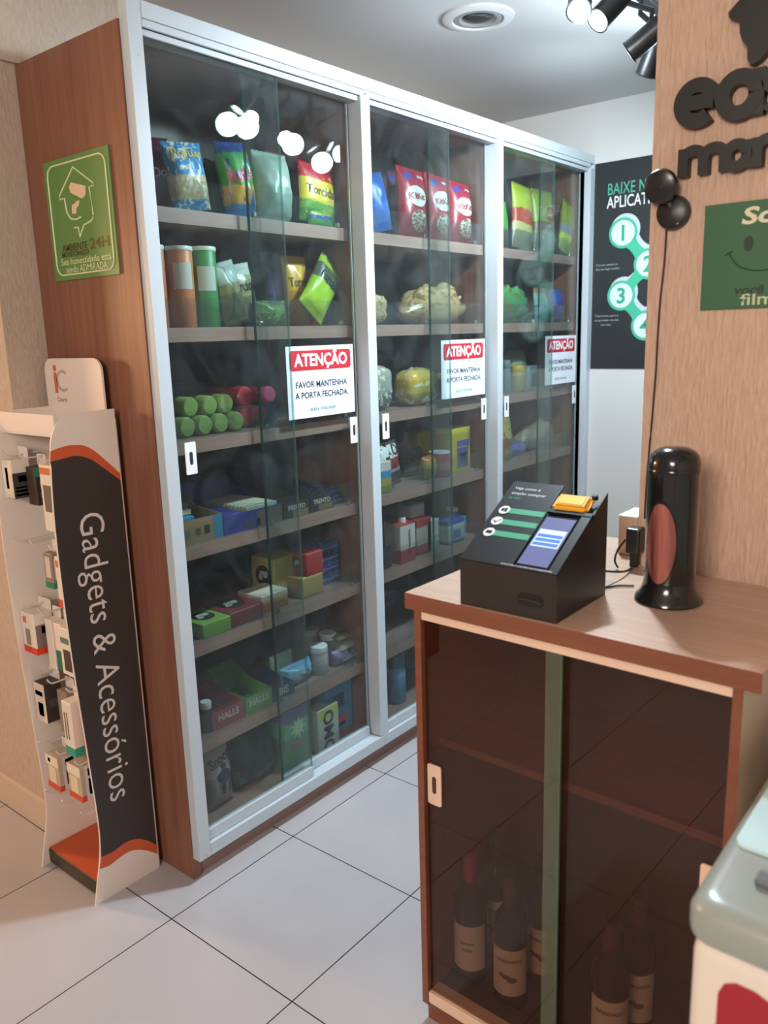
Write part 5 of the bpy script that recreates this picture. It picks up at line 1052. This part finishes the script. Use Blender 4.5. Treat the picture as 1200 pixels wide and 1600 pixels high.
def bars(n, name, labs, cat, group, fn):
    for i in range(n):
        bm, loc, m = fn(i); o = link(name, bm, m, None, loc); tag(o, labs if isinstance(labs, str) else labs[i], cat, group)
GT4 = 'open display boxes on the fourth shelf'; CARDB = mat('6b5140', .6); DKB = mat('2e211c', .6)
tray('display_box', 'tan printed display box at the left end of the fourth shelf', .075, .238, .088, .30, .943, .068, .125, mat('a8885e', .6), DKB, None, group=GT4, extra=[(.80, 0, 1, 1, '2f86ae'), (.10, .25, .3, .6, '7a7a6a'), (.42, .3, .52, .6, '6a5a3a'), (.60, .3, .72, .65, '3a3226')])
order = ['lowest', 'second from below', 'third from below', 'fourth from below', 'topmost']
bars(5, 'wafer_bar', ['cream and blue wafer bar in the tan box, %s of its pile' % s for s in order], 'wafer bar', 'wafer bars in the tan box',
     lambda i: (bbox(-.055, .055, -.012, .012, 0, .017, .003), (.145+.004*i, .15+.018*i, .9462+.0182*i), pack([(0, 'd8cfb0'), (1, 'e0d8bc')]) if i % 2 else mat('2f86ae', .4)))
tray('display_box', 'royal blue display box packed with white wrapped wafers', .243, .472, .088, .335, .943, .055, .12, mat('34389a', .5), CARDB, None, group=GT4, extra=[(.55, .0, 1, .9, '7a625c'), (.30, .12, .6, .5, '2c2f66')])
bars(12, 'wrapped_wafer', ['white wrapped wafer in the blue box, number %d counted from the front' % (i+1) for i in range(12)], 'wrapped wafer', 'white wafers in the blue box',
     lambda i: (bbox(-.062, .062, -.0065, .0065, 0, .062, .003), (.400, .105+.0165*i, .9462), mat('b8b8a4', .4)))
bl = link('box_flap', bbox(.2455, .320, .092, .32, .9475, 1.000, .004), mat('30359c', .4)); tag(bl, 'solid blue block standing in for the box flap, left inside the blue box', 'packet')  # block added for the blue flap of the display box
tray('display_box', 'brown display box lettered in white, left one of the pair', .478, .590, .088, .27, .943, .052, .085, mat('3a2724', .5), DKB, ('TRENTO', .020), group=GT4, extra=[(.35, .02, .95, .42, '9a7a5c')])
tray('display_box', 'dark purple display box lettered in white, right one of the pair', .594, .704, .088, .27, .943, .052, .085, mat('2c1c2c', .5), DKB, ('TRENTO', .020), group=GT4, extra=[(.35, .02, .95, .42, '8a6a4c')])
b = thing('chocolate_carton', 'dark purple chocolate carton standing behind the brown display boxes', 'carton', (.66, .40, .9436))
part(b, 'carton', bbox(.56, .76, .37, .43, .9436, 1.075, .002, 1), mat('221c2e', .5)); part(b, 'open_flap', prism(rrect(.63, .795, 1.0, 1.125, .03, 5), .432, .434, 'XZ'), mat('5e4636', .6))
letter('BIS', .045, at(FRONT, (.70, .3692, 1.045)), mat('6a6470', .5), b, origin=b.location, bold=.001)
bars(4, 'chocolate_bar', ['purple foil chocolate bar, %s of the pile at the right shelf end' % s for s in order[:3]+['topmost']], 'chocolate bar', 'purple chocolate bars on the fourth shelf',
     lambda i: (bbox(-.045, .045, -.055, .055, 0, .013, .003), (.745, .17+.012*i, .9440+.0138*i), pack([(0, '2f2458'), (1, '3c3478')], ('b8a8c8', 34, .6))))
GT6 = 'open display boxes on the sixth shelf'
tray('display_box', 'red display box of mints lettered in white', .148, .270, .088, .25, .372, .055, .075, mat('a83c40', .5), mat('3a1c1c', .6), ('HALLS', .028), group=GT6)
tray('display_box', 'green display box of mints with a raised flap', .277, .384, .088, .27, .372, .055, .105, mat('5f9a3c', .5), mat('26382a', .6), ('HALLS', .028), group=GT6)
for gx, c, nm in ((.209, '8c3034', 'red'), (.330, '3f7040', 'green')):
    bars(5, 'mint_roll', ['%s mint roll in the %s box, number %d counted from the left' % (nm, nm, i+1) for i in range(5)], 'mint roll', '%s mint rolls' % nm,
         lambda i: (bbox(-.0085, .0085, -.055, .055, 0, .018, .006, 3), (gx-.040+.0195*i, .17, .3755+.0005), pack([(0, c), (1, c)])))
tray('display_box', 'dark blue chocolate box lettered in white on the sixth shelf', .390, .480, .088, .24, .372, .042, .06, mat('22306a', .5), mat('1c2448', .6), ('BIS', .034), group=GT6)
